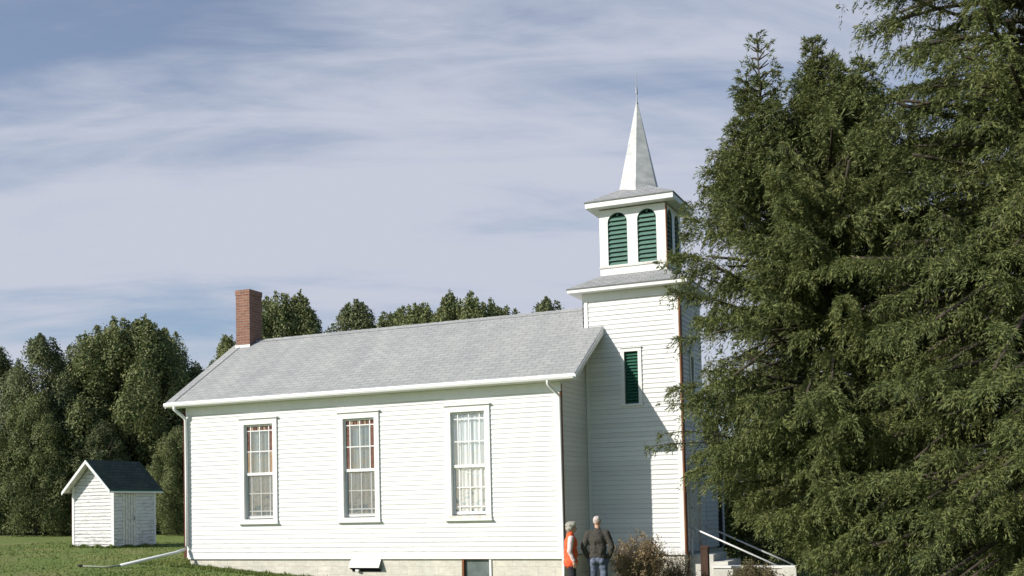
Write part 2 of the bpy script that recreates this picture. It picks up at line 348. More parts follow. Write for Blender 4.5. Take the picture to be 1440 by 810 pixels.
srng = random.Random(5)
def siding(mb, o, u_, n_, z0, z1, ext, openings, mat, e=.112):
    """lap boards: plane through o, horizontal dir u_, outward n_; ext(z)->(a,b)"""
    o = Vector(o); u_ = Vector(u_); n_ = Vector(n_); z = z0
    P3 = lambda s_, z_, out_: tuple(o+u_*s_+n_*out_+Vector((0, 0, z_)))
    while z < z1-1e-4:
        zt = min(z+e, z1); a0, b0_ = ext(z); a1, b1_ = ext(zt)
        iv = [(0., 1.)]
        zm = (z+zt)/2; W0 = b0_-a0
        if W0 < .02: break
        for (ua, ub, za, zb) in openings:
            if za < zm < zb:
                fa, fb = (ua-a0)/W0, (ub-a0)/W0; nv = []
                for (p, q) in iv:
                    if fb <= p or fa >= q: nv.append((p, q)); continue
                    if fa > p: nv.append((p, fa))
                    if fb < q: nv.append((fb, q))
                iv = nv
        for (p, q) in iv:
            cuts = [p]
            while (q-cuts[-1])*W0 > 3.7: cuts.append(cuts[-1]+srng.uniform(1.4, 3.6)/W0)
            cuts.append(q)
            for c0, c1 in zip(cuts[:-1], cuts[1:]):
                c1 -= (.003/W0 if c1 < q else 0)
                s0, s1 = a0+W0*c0, a0+W0*c1; t0, t1 = a1+(b1_-a1)*c0, a1+(b1_-a1)*c1
                ou = (.024 if mat == 'old_siding' else .017)+srng.uniform(-.0015, .0015)
                mi = mb.mi(mat); i = len(mb.v)
                mb.v += [P3(s0, z, .0), P3(s1, z, .0), P3(s0, z, ou), P3(s1, z, ou), P3(t0, zt, .004), P3(t1, zt, .004)]
                g_ = min(.5, .012/(zt-z)); ra, rb = mb.v[i+4], mb.v[i+5]; la, lb_ = mb.v[i+2], mb.v[i+3]
                mb.v += [tuple(la[q]+(ra[q]-la[q])*g_ for q in range(3)), tuple(lb_[q]+(rb[q]-lb_[q])*g_ for q in range(3))]
                mj = mb.mi(mat+'_edge')  # lap shade painted as a darker strip along the board's lower edge
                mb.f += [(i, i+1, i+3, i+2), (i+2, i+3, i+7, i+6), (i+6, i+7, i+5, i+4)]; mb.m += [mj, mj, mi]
        z = zt
XP, YP = Vector((1, 0, 0)), Vector((0, 1, 0))
WINS = [(-8.20,), (-5.24,), (-2.30,)]
WW, WZ0, WZ1 = .88, .965, 3.345
rooft = lambda y: ME+SL*(y+OY) if y < Wn/2 else ME+SL*(Wn-y+OY)
# wall
mb = MB()
ops = [(x[0]-WW/2-.06+Ln, x[0]+WW/2+.06+Ln, WZ0-.06, WZ1+.06) for x in WINS]
siding(mb, (-Ln, 0, 0), XP, -YP, 0, 3.80, lambda z: (0, Ln), ops, 'siding')
siding(mb, (0, Wn, 0), -XP, YP, 0, 3.80, lambda z: (0, Ln), [], 'siding')
gz = lambda z: (0, Wn) if z <= 3.95 else (max(0, (z-ME+.1)/SL-OY), Wn-max(0, (z-ME+.1)/SL-OY))
siding(mb, (0, 0, 0), YP, XP, 0, HR-.14, gz, [(D1, TB, -1, 20)], 'siding')
siding(mb, (-Ln, Wn, 0), -YP, -XP, 0, HR-.14, gz, [], 'siding')
wall = mb.build('wall', church)
# inner sheathing so nothing is see-through
mb = MB()
for (a_, b_, z0_, z1_) in [(0, Ln, -.02, WZ0-.03), (0, Ln, WZ1+.03, 3.82)]:
    mb.box(-Ln+a_+.02, -Ln+b_-.02, .012, .04, z0_, z1_, 'dark')
ed = [-Ln+.02]
for x in WINS: ed += [x[0]-WW/2-.03, x[0]+WW/2+.03]
ed.append(-.02)
for k in range(0, len(ed), 2): mb.box(ed[k], ed[k+1], .012, .04, WZ0-.03, WZ1+.03, 'dark')
mb.box(-Ln+.05, -.05, .9, .93, -.02, 3.8, 'dark')
mb.build('inner_wall', church)
# corner boards and lens fringe strips
mb = MB()
mb.box(-Ln-.025, -Ln+.085, -.03, 0, -.02, 3.68, 'trim'); mb.box(-.085, .003, -.036, 0, -.02, 3.68, 'trim')
mb.box(-Ln-.028, -Ln-.0255, -.03, .10, -.02, 3.80, 'darkred')
mb.box(-Ln-.16, -Ln-.03, .02, .10, -.02, 3.80, 'darkred')  # dark red strips draw a lens colour fringe beside the wall
mb.box(.004, .030, -.032, .075, -.02, 3.86, 'brown_edge')
mb.box(-Ln, 0, -.024, 0, -.06, -.001, 'trim')
mb.build('corner_board_or_strip', church)
# frieze + soffit + fascia
mb = MB()
mb.box(-Ln-.03, .035, -.036, 0, 3.68, HE-.003, 'trim')
mb.slab([(-Ln-OX, -OY+.02, HE), (-Ln-OX, 0.05, HE), (OX-.03, .05, HE), (OX-.03, -OY+.02, HE)], (0, 0, .015), 'trim')
mb.slab([(-Ln-OX, Wn-.05, HE), (-Ln-OX, Wn+OY-.02, HE), (OX-.03, Wn+OY-.02, HE), (OX-.03, Wn-.05, HE)], (0, 0, .015), 'trim')
mb.box(-Ln-.03, .03, Wn, Wn+.03, 3.68, HE-.003, 'trim')
mb.build('frieze', church)
# roof
roof = MB(); TH = (0, 0, -.07)
y0, yr, y1 = -OY, Wn/2, Wn+OY; xa, xb = -Ln-OX, OX
roof.slab([(xa, y0, ME), (xb, y0, ME), (xb, yr, HR), (xa, yr, HR)], TH, 'shingle', 'trim', 'trim')
roof.slab([(xb, y1, ME), (xa, y1, ME), (xa, yr+.001, HR-.001), (xb, yr+.001, HR-.001)], TH, 'shingle', 'trim', 'trim')
rf = roof.build('roof', church)
mb = MB()   # ridge cap
for k in range(36):
    x = xa+(xb-xa-.0)*k/36; x2 = xa+(xb-xa)*(k+1)/36
    if x > .0: break
    for sg in (-1, 1):
        p = [(x, yr, HR+.014), (x2+.01, yr, HR+.008), (x2+.01, yr+sg*.15, HR+.008-.15*SL), (x, yr+sg*.15, HR+.014-.15*SL)]
        mb.poly(p if sg > 0 else p[::-1], 'shingle')
mb.build('ridge_cap', rf)
mb = MB(); xs_ = -10.69
mb.slab([(xs_, y0+.05, ME+.05*SL+.012), (xs_+.035, y0+.05, ME+.05*SL+.012), (xs_+.035+.05, yr-.2, HR-.2*SL+.012), (xs_+.05, yr-.2, HR-.2*SL+.012)], (0, 0, -.01), 'seam')
mb.build('roof_seam', rf)
for xx in (xb, xa):   # rake boards
    s_ = 1 if xx > 0 else -1
    for ya, yb in ((y0, yr), (y1, yr)):
        p = [(xx, ya, ME-.03), (xx, yb, HR-.03), (xx, yb, HR-.19), (xx, ya, ME-.15)]
        mb = MB(); mb.slab(p if (s_ > 0) == (ya < yb) else p[::-1], (s_*.022, 0, 0), 'trim'); mb.build('rake_board', rf)
# gutter
mb = MB()
gp = [(-OY, HE+.005), (-OY-.075, HE+.012), (-OY-.095, HE+.06), (-OY-.085, HE+.105), (-OY-.07, HE+.105), (-OY-.07, HE+.03), (-OY, HE+.03)]
N = len(gp)
for i in range(N):
    j = (i+1) % N
    mb.poly([(xa+.005, *gp[i]), (xb-.01, *gp[i]), (xb-.01, *gp[j]), (xa+.005, *gp[j])], 'gutter')
mb.poly([(xb-.01, *p) for p in gp], 'gutter'); mb.poly([(xa+.005, *p) for p in gp[::-1]], 'gutter')
mb.build('gutter', church)
# chimney
ch = MB(); cx0, cx1, cy0, cy1 = -10.75, -10.28, 2.42, 3.0
ch.box(cx0, cx1, cy0, cy1, 5.55, 7.30, 'brick'); ch.box(cx0-.012, cx1+.012, cy0-.012, cy1+.012, 7.30, 7.445, 'brick')
co = ch.build('chimney', rf)
mb = MB(); mb.box(cx0+.1, cx1-.1, cy0+.1, cy1-.1, 7.446, 7.452, 'dark'); mb.build('flue_opening', rf); mb = MB(); mb.box(cx0-.015, cx1+.015, cy0-.018, cy0-.002, 5.70, rooft(cy0)+.06, 'trim'); mb.build('flashing', rf)
# downspouts
mb = MB()
mb.path([(-10.62, -.33, 3.93), (-10.62, -.33, 3.84), (-10.58, -.27, 3.78), (-10.48, -.11, 3.63), (-10.46, -.075, 3.55), (-10.45, -.075, 2.0), (-10.45, -.075, .30), (-10.48, -.12, .20), (-10.56, -.35, .13), (-10.97, -1.9, ground(-10.97, -1.9)+.07)], .042, 'gutter', 10)
ds = mb.build('downspout', church, smooth=True)
mb = MB(); mb.path([(-10.97, -1.9, ground(-10.97, -1.9)+.07), (-11.4, -2.02, ground(-11.4, -2.02)+.025), (-12.0, -2.1, ground(-12, -2.1)+.03)], .026, 'pipe', 8); mb.path([(-12.0, -2.1, ground(-12, -2.1)+.03), (-12.12, -2.13, ground(-12, -2.1)+.035)], .038, 'dark', 8)
mb.build('drain_pipe', ds, smooth=True)
mb = MB()
mb.path([(-.16, -.33, 3.93), (-.16, -.33, 3.83), (-.13, -.28, 3.77), (.005, -.12, 3.60), (.02, -.078, 3.53), (.02, -.076, 2), (.02, -.076, -.3), (.03, -.09, -.55), (.12, -.3, -.72)], .030, 'gutter', 10)
mb.build('downspout', church, smooth=True)
# foundation
mb = MB(); zb = -1.3
bw0, bw1 = -2.53, -1.78; v0, v1 = -5.52, -4.68
mb.box(-Ln+.03, bw0, .03, .25, zb, -.02, 'block'); mb.box(bw1, -.03, .03, .25, zb, -.02, 'block'); mb.box(bw0, bw1, .03, .25, zb, -.62, 'block')
mb.box(-.25, -.03, .25, D1, zb, -.02, 'block'); mb.box(-Ln+.03, -Ln+.25, .25, Wn-.03, zb, -.02, 'block'); mb.box(-Ln+.25, -.03, Wn-.25, Wn-.03, zb, -.02, 'block')
mb.box(.03, TX-.03, D1+.03, TB-.03, zb, -.02, 'block')
fd = mb.build('foundation', church)
mb = MB(); mb.box(bw0, bw0+.05, .0, .12, -.62, -.03, 'brown_edge'); mb.box(bw1-.05, bw1, .0, .12, -.62, -.03, 'trim'); mb.box(bw0+.05, bw1-.05, .0, .12, -.075, -.03, 'brown_edge'); mb.box(bw0+.05, bw1-.05, .0, .12, -.62, -.57, 'brown_edge')
mb.build('basement_window_frame', fd)
mb = MB(); mb.box(bw0+.05, bw1-.05, .07, .085, -.57, -.075, simple('cloudy_basement_glass', (.10, .13, .125), (.17, .20, .195), 4, .25, .1)); mb.build('basement_window_pane', fd)
mb = MB()  # vent hood
mb.slab([(v0, -.12, -.245), (v1, -.12, -.245), (v1, -.0, -.055), (v0, -.0, -.055)], (0, 0, -.02), 'trim')
vh = mb.build('vent_hood', fd)
mb = MB()
for vx in (v0+.004, v1-.012): mb.slab([(vx, -.118, -.266), (vx, .025, -.33), (vx, .025, -.08)], (.008, 0, 0), 'seam')
mb.box(v0+.02, v1-.02, .01, .027, -.36, -.07, 'dark'); mb.box(v0+.15, v0+.24, -.06, .02, -.36, -.30, 'trim')
mb.build('vent_cheek', vh)
# windows
def nave_window(cx, kind):
    x0, x1 = cx-WW/2, cx+WW/2; z0, z1 = WZ0, WZ1
    c = MB()
    c.box(x0-.15, x0, -.045, .06, z0-.02, z1+.005, 'trim'); c.box(x1, x1+.13, -.045, .06, z0-.02, z1+.005, 'trim')
    c.box(x0-.15, x1+.13, -.047, .06, z1+.0052, z1+.15, 'trim'); c.box(x0-.18, x1+.16, -.085, .06, z1+.151, z1+.178, 'trim')
    c.box(x0-.155, x1+.135, -.05, .06, z0-.11, z0-.021, 'old_trim' if kind == 2 else 'trim'); c.box(x0-.18, x1+.16, -.09, .06, z0-.142, z0-.111, 'trim')
    w_ = c.build('window', church)
    zm = z0+(z1-z0)*.475; sh = MB(); yu, yl = .028, .05
    # upper sash (outer)
    st, rl = .045, .05
    sh.box(x0+.001, x0+st, yu, yu+.035, zm-.03, z1, 'trim'); sh.box(x1-st, x1-.001, yu, yu+.035, zm-.03, z1, 'trim')
    sh.box(x0+st, x1-st, yu, yu+.035, z1-.045, z1-.001, 'trim'); sh.box(x0+st, x1-st, yu-.004, yu+.035, zm-.04, zm+.03, 'trim')
    # lower sash
    sh.box(x0+.001, x0+st, yl+.015, yl+.05, z0, zm-.03, 'trim'); sh.box(x1-st, x1-.001, yl+.015, yl+.05, z0, zm-.03, 'trim')
    sh.box(x0+st, x1-st, yl+.015, yl+.05, z0+.001, z0+.07, 'trim')
    sh.build('sash', w_)
    mu = MB(); iu0, iu1 = x0+st, x1-st; bd = .115; mt = .024
    uz0, uz1 = zm+.03, z1-.045; tb = .10; hm = (uz0+uz1-tb)/2
    for xx in (iu0+bd, (iu0+iu1)/2, iu1-bd): mu.box(xx-mt/2, xx+mt/2, yu+.004, yu+.03, uz0, uz1, 'trim')
    mu.box(iu0, iu1, yu+.005, yu+.029, uz1-tb-mt, uz1-tb, 'trim'); mu.box(iu0, iu1, yu+.005, yu+.029, hm-mt/2, hm+mt/2, 'trim')
    lz0, lz1 = z0+.07, zm-.04; lm = (lz0+tb+lz1)/2; ms = 'shadow_sash' if kind < 2 else 'trim'
    for xx in (iu0+bd, (iu0+iu1)/2, iu1-bd): mu.box(xx-.013, xx+.013, yl+.02, yl+.045, lz0, lz1, ms)
    mu.box(iu0, iu1, yl+.021, yl+.044, lz0+tb, lz0+tb+.025, ms); mu.box(iu0, iu1, yl+.021, yl+.044, lm-.013, lm+.013, ms)
    mu.build('muntin', w_)
    g_ = MB()
    g_.box(iu0+bd+.01, iu1-bd-.01, yu+.014, yu+.018, uz0, uz1-tb, 'glass'); g_.box(iu0, iu1, yl+.031, yl+.034, lz0, lz1, 'glass')
    if kind == 2: g_.box(iu0, iu0+bd, yu+.014, yu+.018, uz0, uz1, 'glass'); g_.box(iu1-bd, iu1, yu+.014, yu+.018, uz0, uz1, 'glass'); g_.box(iu0+bd, iu1-bd, yu+.0145, yu+.0175, uz1-tb, uz1, 'glass')
    g_.build('pane', w_)
    if kind < 2:
        b_ = MB()
        for (xa_, xb_) in ((iu0, iu0+bd-.01), (iu1-bd+.01, iu1)):
            b_.box(xa_, xb_, yu+.014, yu+.018, uz0, hm, 'amber' if kind == 0 else 'stained'); b_.box(xa_, xb_, yu+.014, yu+.018, hm, uz1-tb, 'stained')
            b_.box(xa_, xb_, yu+.014, yu+.018, uz1-tb, uz1, 'darkred')
        for k in range(6):
            xx = iu0+bd+(iu1-iu0-2*bd)*k/6; x2 = iu0+bd+(iu1-iu0-2*bd)*(k+1)/6
            b_.box(xx+.012, x2-.012, yu+.014, yu+.018, uz1-tb, uz1, ('amber', 'stained')[k % 2])
        b_.build('stained_border', w_)
    # curtain, softly pleated
    cu = MB(); nn = 36; prev = None; r_ = random.Random(int(cx*10))
    zc = z1-.06 if kind == 2 else z1-.06
    for k in range(nn+1):
        xx = x0+.01+(WW-.02)*k/nn; yy = .112+.014*math.sin(k*1.25+r_.uniform(-.4, .4))+.006*math.sin(k*.45)
        if prev: cu.poly([(prev[0], prev[1], z0+.02), (xx, yy, z0+.02), (xx, yy, zc), (prev[0], prev[1], zc)], 'lace' if kind == 2 else 'curtain')
        prev = (xx, yy)
    cu.build('curtain', w_)
    if kind < 2:
        sc_ = MB(); sc_.poly([(x0+.03, yl+.008, z0+.03), (x1-.03, yl+.008, z0+.03), (x1-.03, yl+.008, zm-.04), (x0+.03, yl+.008, zm-.04)], 'screen'); sc_.build('insect_screen', w_)
    if kind == 2:
        sc_ = MB(); sc_.slab([(x0+.20, .10, lz1-.10), (x1-.04, .10, lz1-.21), (x1-.04, .10, lz1-.19), (x0+.20, .10, lz1-.08)][::1], (0, .006, 0), 'trim'); sc_.build('curtain_cord', w_)
    return w_
for k, x in enumerate(WINS): nave_window(x[0], k)

# ---- tower
mb = MB(); TZ = 5.96
tw = (.98-.02, 1.315+.02, 3.47, 4.69)
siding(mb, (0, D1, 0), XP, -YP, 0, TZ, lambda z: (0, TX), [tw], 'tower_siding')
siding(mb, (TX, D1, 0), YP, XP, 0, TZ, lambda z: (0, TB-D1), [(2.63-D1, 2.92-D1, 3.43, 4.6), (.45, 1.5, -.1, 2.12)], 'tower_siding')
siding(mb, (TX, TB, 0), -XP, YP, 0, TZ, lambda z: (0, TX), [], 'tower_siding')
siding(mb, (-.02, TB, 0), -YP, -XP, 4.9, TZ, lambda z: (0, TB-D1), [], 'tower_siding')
two = mb.build('tower_wall', church)
mb = MB()
for (x, y) in ((0, D1), (TX, D1), (TX, TB)):
    pass
mb.box(TX-.085, TX+.003, D1-.036, D1, -.06, TZ, 'trim'); mb.box(0.02, .10, D1-.03, D1, -.06, TZ, 'trim')
mb.box(.02, TX, D1-.026, D1, -.06, -.001, 'trim')
mb.build('corner_board_or_strip', two)
mb = MB(); mb.box(TX+.004, TX+.036, D1-.036, D1+.15, -.06, TZ, 'brown_edge'); tag(mb.build('corner_board_or_strip', two), 'narrow brown lens fringe strip on the tower corner')  # brown strip draws an orange lens fringe along the tower's front corner
def louver(name, parent, o, u_, n_, w, z0, z1, arch, pitch=.105, frame=None, dark='dark', mat='green', edge='green_edge'):
    """louvered opening centred at o (on wall plane), in direction u_, outward n_"""
    o = Vector(o); u_ = Vector(u_); n_ = Vector(n_); q = MB(); r = w/2
    def hw(z): return r if (not arch or z < z1-r) else math.sqrt(max(0, r*r-(z-(z1-r))**2))
    P3 = lambda s_, z_, o_: o+u_*s_+n_*o_+Vector((0, 0, z_))
    z = z0+.012
    while z < z1-.03:
        h = max(.02, min(hw(z), hw(min(z1, z+pitch*.7)))-.002)
        a = [P3(-h, z, -.012), P3(h, z, -.012), P3(h, z+pitch*.86, -.075), P3(-h, z+pitch*.86, -.075)]
        q.slab(a, tuple(Vector((0, 0, -.012))), mat); z += pitch
    sl = q.build(name, parent)
    return sl
def arch_panel(mb, o, u_, n_, u0, u1, z0, z1, arches, mat, th=.035, sill=None):
    """flat face with arched holes; arches=[(c,w,za,zb)]"""
    o = Vector(o); u_ = Vector(u_); n_ = Vector(n_)
    P3 = lambda s_, z_, o_: tuple(o+u_*s_+n_*o_+Vector((0, 0, z_)))
    cuts = [u0]
    for (c, w, za, zb_) in arches: cuts += [c-w/2, c+w/2]
    cuts.append(u1)
    def col(a, b, za, zb2, za2=None, zb3=None):
        za2 = za if za2 is None else za2; zb3 = zb2 if zb3 is None else zb3
        mb.poly([P3(a, za, 0), P3(b, za2, 0), P3(b, zb3, 0), P3(a, zb2, 0)], mat)
    for k in range(0, len(cuts), 2): col(cuts[k], cuts[k+1], z0, z1)
    for (c, w, za, zb_) in arches:
        col(c-w/2, c+w/2, z0, za); r = w/2; n = 14
        for i in range(n):
            t0 = math.pi*(1-i/n); t1 = math.pi*(1-(i+1)/n)
            a, b = c+r*math.cos(t0), c+r*math.cos(t1); ha, hb = zb_-r+r*math.sin(t0), zb_-r+r*math.sin(t1)
            col(a, b, ha, z1, hb, z1)
            mb.poly([P3(a, ha, 0), P3(a, ha, -.09), P3(b, hb, -.09), P3(b, hb, 0)], mat)
        for sg in (-1, 1):
            mb.poly([P3(c+sg*r, za, 0), P3(c+sg*r, za, -.09), P3(c+sg*r, zb_-r, -.09), P3(c+sg*r, zb_-r, 0)], mat)
        mb.poly([P3(c-r, za, 0), P3(c+r, za, 0), P3(c+r, za, -.09), P3(c-r, za, -.09)], mat)
# tower windows
def tower_window(o, u_, n_, w, z0, z1, nm):
    o = Vector(o); u_ = Vector(u_); n_ = Vector(n_); fr_ = MB()
    def bx(a, b, za, zb_, oi, oo, mat):
        p, q_ = o+u_*a+n_*oi, o+u_*b+n_*oo; fr_.box(p.x, q_.x, p.y, q_.y, za, zb_, mat)
    bx(-w/2-.085, -w/2, z0-.02, z1+.02, -.08, .036, 'trim'); bx(w/2, w/2+.085, z0-.02, z1+.02, -.08, .036, 'trim')
    bx(-w/2-.085, w/2+.085, z1+.021, z1+.10, -.08, .038, 'trim'); bx(-w/2-.11, w/2+.11, z0-.065, z0-.021, -.08, .055, 'trim')
    bx(-w/2-.1, w/2+.1, z1+.101, z1+.12, -.08, .06, 'trim')
    f_ = fr_.build('window', church)
    b_ = MB(); p, q_ = o+u_*(-w/2)+n_*(-.10), o+u_*(w/2)+n_*(-.09); b_.box(p.x, q_.x, p.y, q_.y, z0-.02, z1+.02, 'dark'); b_.build('backing', f_)
    louver('louver', f_, o, u_, n_, w, z0, z1, False, .075, mat='green_edge')
    return f_
tower_window((1.147, D1, 0), XP, -YP, .335, 3.485, 4.68, 'tower window')
tower_window((TX, 2.775, 0), YP, XP, .24, 3.44, 4.58, 'tower side window')
# door on the +X face
dr = MB(); yd0, yd1 = 2.25, 3.15
dr.box(TX-.03, TX+.035, yd0-.10, yd0, -.05, 2.06, 'old_trim'); dr.box(TX-.03, TX+.035, yd1, yd1+.10, -.05, 2.06, 'old_trim'); dr.box(TX-.03, TX+.037, yd0-.10, yd1+.10, 2.061, 2.18, 'old_trim')
dframe = dr.build('door', church)
dl = MB(); dl.box(TX-.06, TX-.01, yd0, yd1, -.03, 2.06, 'old_trim')
for za, zb2 in ((.15, .8), (.95, 1.9)):
    for ya in (yd0+.1, (yd0+yd1)/2+.04): dl.box(TX-.01, TX+.0, ya, ya+.31, za, zb2, 'old_trim')
dl.build('door_leaf', dframe); dk = MB(); dk.tube((TX-.01, yd0+.06, 1.0), (TX+.05, yd0+.06, 1.0), .02, .028, 'steel'); dk.build('handle', dframe)
# tower frieze, cornice
mb = MB()
mb.box(-.03, TX+.034, D1-.036, D1-.0, TZ+.001, 6.158, 'trim'); mb.box(TX, TX+.036, D1, TB, TZ+.001, 6.158, 'trim'); mb.box(-.03, TX+.034, TB, TB+.034, TZ+.001, 6.158, 'trim'); mb.box(-.034, 0, D1, TB, TZ+.001, 6.158, 'trim')
SO = .305; sx0, sx1, sy0, sy1 = -SO, TX+SO, D1-SO, TB+SO
mb.box(sx0, sx1, sy0, sy1, 6.16, 6.235, 'trim')
mb.build('tower_cornice', two)
# skirt roof
BX0, BX1, BY0, BY1 = .331, 1.978, 2.071, Wn-2.071
def hip(mb, a, b, z0, z1, mat):
    A = [(a[0], a[2], z0), (a[1], a[2], z0), (a[1], a[3], z0), (a[0], a[3], z0)]; B = [(b[0], b[2], z1), (b[1], b[2], z1), (b[1], b[3], z1), (b[0], b[3], z1)]
    for i in range(4): j = (i+1) % 4; mb.poly([A[i], A[j], B[j], B[i]], mat)
mb = MB(); e_ = .015
hip(mb, (sx0-e_, sx1+e_, sy0-e_, sy1+e_), (BX0, BX1, BY0, BY1), 6.262, 6.63, 'tower_shingle')
mb.box(sx0-e_, sx1+e_, sy0-e_, sy1+e_, 6.237, 6.26, 'seam')
tag(mb.build('skirt_roof', church), 'shallow grey shingled skirt roof below the belfry')
# belfry
mb = MB(); bz0, bz1 = 6.60, 8.22; az0, az1 = 6.86, 8.13
fx = [(.785-BX0, .485, az0, az1), (1.515-BX0, .465, az0, az1)]
wy = BY1-BY0; fy = [(wy*.27, .42, az0, az1), (wy*.73, .42, az0, az1)]
faces = [((BX0, BY0, 0), XP, -YP, BX1-BX0, fx), ((BX1, BY0, 0), YP, XP, wy, fy), ((BX1, BY1, 0), -XP, YP, BX1-BX0, fx), ((BX0, BY1, 0), -YP, -XP, wy, fy)]
for (o, u_, n_, w, ar) in faces: arch_panel(mb, o, u_, n_, 0, w, bz0, bz1, ar, 'trim')
mb.box(BX0+.10, BX1-.10, BY0+.10, BY1-.10, 6.62, 8.2, 'dark')
bel = mb.build('belfry', church)
mb = MB()
mb.box(BX0-.012, BX1+.012, BY0-.022, BY0-.0, 6.80, 6.845, 'old_trim'); mb.box(BX1+.001, BX1+.022, BY0-.02, BY0+.085, bz0+.04, bz1-.03, 'brown_edge')
mb.build('belfry_trim', bel)
for (o, u_, n_, w, ar) in faces:
    for (c, ww, za, zb_) in ar: louver('louver', bel, Vector(o)+Vector(u_)*c, u_, n_, ww, za, zb_, True, .108)
# arch rims
mb = MB()
for (o, u_, n_, w, ar) in faces[:2]:
    for (c, ww, za, zb_) in ar:
        r = ww/2; oo = Vector(o)+Vector(u_)*c; pts = [oo+Vector(u_)*(-r)+Vector((0, 0, za))]
        for i in range(13): a = math.pi*(1-i/12); pts.append(oo+Vector(u_)*(r*math.cos(a))+Vector((0, 0, zb_-r+r*math.sin(a))))
        pts.append(oo+Vector(u_)*r+Vector((0, 0, za))); mb.path([p+Vector(n_)*-.02 for p in pts], .016, 'green_edge', 6)
mb.build('arch_rim', bel)
# belfry roof
BO = .262; rx0, rx1, ry0, ry1 = BX0-BO, BX1+BO, BY0-BO, BY1+BO
mb = MB(); mb.box(rx0, rx1, ry0, ry1, 8.245, 8.365, 'trim')
br_ = mb.build('belfry_roof', church)
mb = MB(); cxs, cys = (BX0+BX1)/2, Wn/2
mb.box(rx0-.018, rx1+.018, ry0-.018, ry1+.018, 8.367, 8.392, 'seam')
hip(mb, (rx0-.018, rx1+.018, ry0-.018, ry1+.018), (cxs-.3, cxs+.3, cys-.3, cys+.3), 8.393, 8.80, 'tower_shingle'); mb.poly([(cxs-.3, cys-.3, 8.80), (cxs+.3, cys-.3, 8.80), (cxs+.3, cys+.3, 8.80), (cxs-.3, cys+.3, 8.80)], 'tower_shingle')
mb.build('roof_covering', br_)
# spire
mb = MB(); R0 = .565; zs0, zs1 = 8.55, 11.0; a0 = R(-23)
hx = lambda r, z: [Vector((cxs+r*math.cos(a0+k*math.pi/3), cys+r*math.sin(a0+k*math.pi/3), z)) for k in range(6)]
lv = 9; prev = hx(R0, zs0)
for i in range(1, lv+1):
    f_ = i/lv; r = R0*(1-f_)+.018*f_; cur = hx(r, zs0+(zs1-zs0)*f_)
    for k in range(6): j = (k+1) % 6; mb.poly([prev[k], prev[j], cur[j], cur[k]], 'spire')
    prev = cur
mb.poly(prev, 'spire')
sp = mb.build('spire', church)
mb = MB(); mb.tube((cxs, cys, 10.96), (cxs, cys, 11.22), .016, .012, 'steel'); mb.tube((cxs, cys, 11.2), (cxs, cys, 11.36), .028, .02, 'steel'); mb.tube((cxs, cys, 11.35), (cxs, cys, 11.75), .010, .004, 'steel')
mb.tube((cxs, cys, 10.93), (cxs, cys, 10.99), .035, .025, 'steel')
mb.build('finial', sp)
# side wing behind the tower
mb = MB(); wy1 = Wn+.25
wz = lambda y: 3.3-(y-TB)*.35
siding(mb, (TX, TB+.03, 0), YP, XP, 0, 2.6, lambda z: (0, wy1-TB-.03), [(1.25, 1.75, -.1, 1.9)], 'tower_siding'); siding(mb, (TX, wy1, 0), -XP, YP, 0, 2.6, lambda z: (0, TX), [], 'tower_siding')
wg = mb.build('side_vestibule', church)
mb = MB(); mb.slab([(-.0, TB+.03, 3.35), (TX+.15, TB+.03, 3.35), (TX+.15, wy1+.2, 2.62), (0, wy1+.2, 2.62)][::-1], (0, 0, -.07), 'tower_shingle', 'trim'); mb.build('vestibule_roof', wg)
mb = MB(); mb.box(TX-.05, TX-.02, TB+1.28, TB+1.78, -.05, 1.9, 'dark'); mb.build('vestibule_door', wg)
mb = MB(); mb.box(.03, TX-.03, TB, wy1-.03, -1.3, -.02, 'block'); mb.build('vestibule_base', wg)

# ---------------------------------------------------------------- steps, rails, post
st = empty('entrance_steps', (2.4, 2.7, -.9)); tag(st, 'pale concrete entrance steps with white handrails to the right of the tower', 'steps')
mb = MB()
for k in range(5): mb.box(TX+.03+(0 if k == 0 else .55+.33*(k-1)), TX+.03+.55+.33*k, 2.0, 3.4, -1.2, -.07-.16*k, 'concrete')
mb.build('stair', st)
mb = MB(); mb.box(2.95, 4.72, 1.72, 1.94, -1.3, -.36, 'concrete'); mb.box(2.92, 4.76, 1.69, 1.97, -.359, -.31, 'trim'); mb.box(4.50, 4.80, 1.60, 1.685, -1.3, -.33, 'concrete'); mb.box(4.765, 4.80, 1.686, 1.97, -1.3, -.33, 'post')
mb.build('cheek_wall', st)
for yy in (2.02, 3.38):
    mb = MB(); mb.path([(TX+.04, yy, .575), (4.46, yy, -.385)], .021, 'rail', 8)
    for xx in (2.40, 4.42): zt = .575-(xx-TX-.04)*.457; mb.tube((xx, yy, -1.1), (xx, yy, zt), .018, .018, 'rail')
    mb.build('handrail', st, smooth=True)
pt = MB(); pt.box(2.86, 3.02, .92, 1.08, -1.0, .14, 'post'); pt.slab([(2.85, .91, .142), (3.03, .91, .142), (3.03, 1.09, .175), (2.85, 1.09, .175)], (0, 0, -.03), 'post')
p_ = pt.build('wooden_post', None, origin=(2.94, 1.0, -.9)); tag(p_, 'short dark brown wooden post standing in front of the tower corner by the steps', 'post')

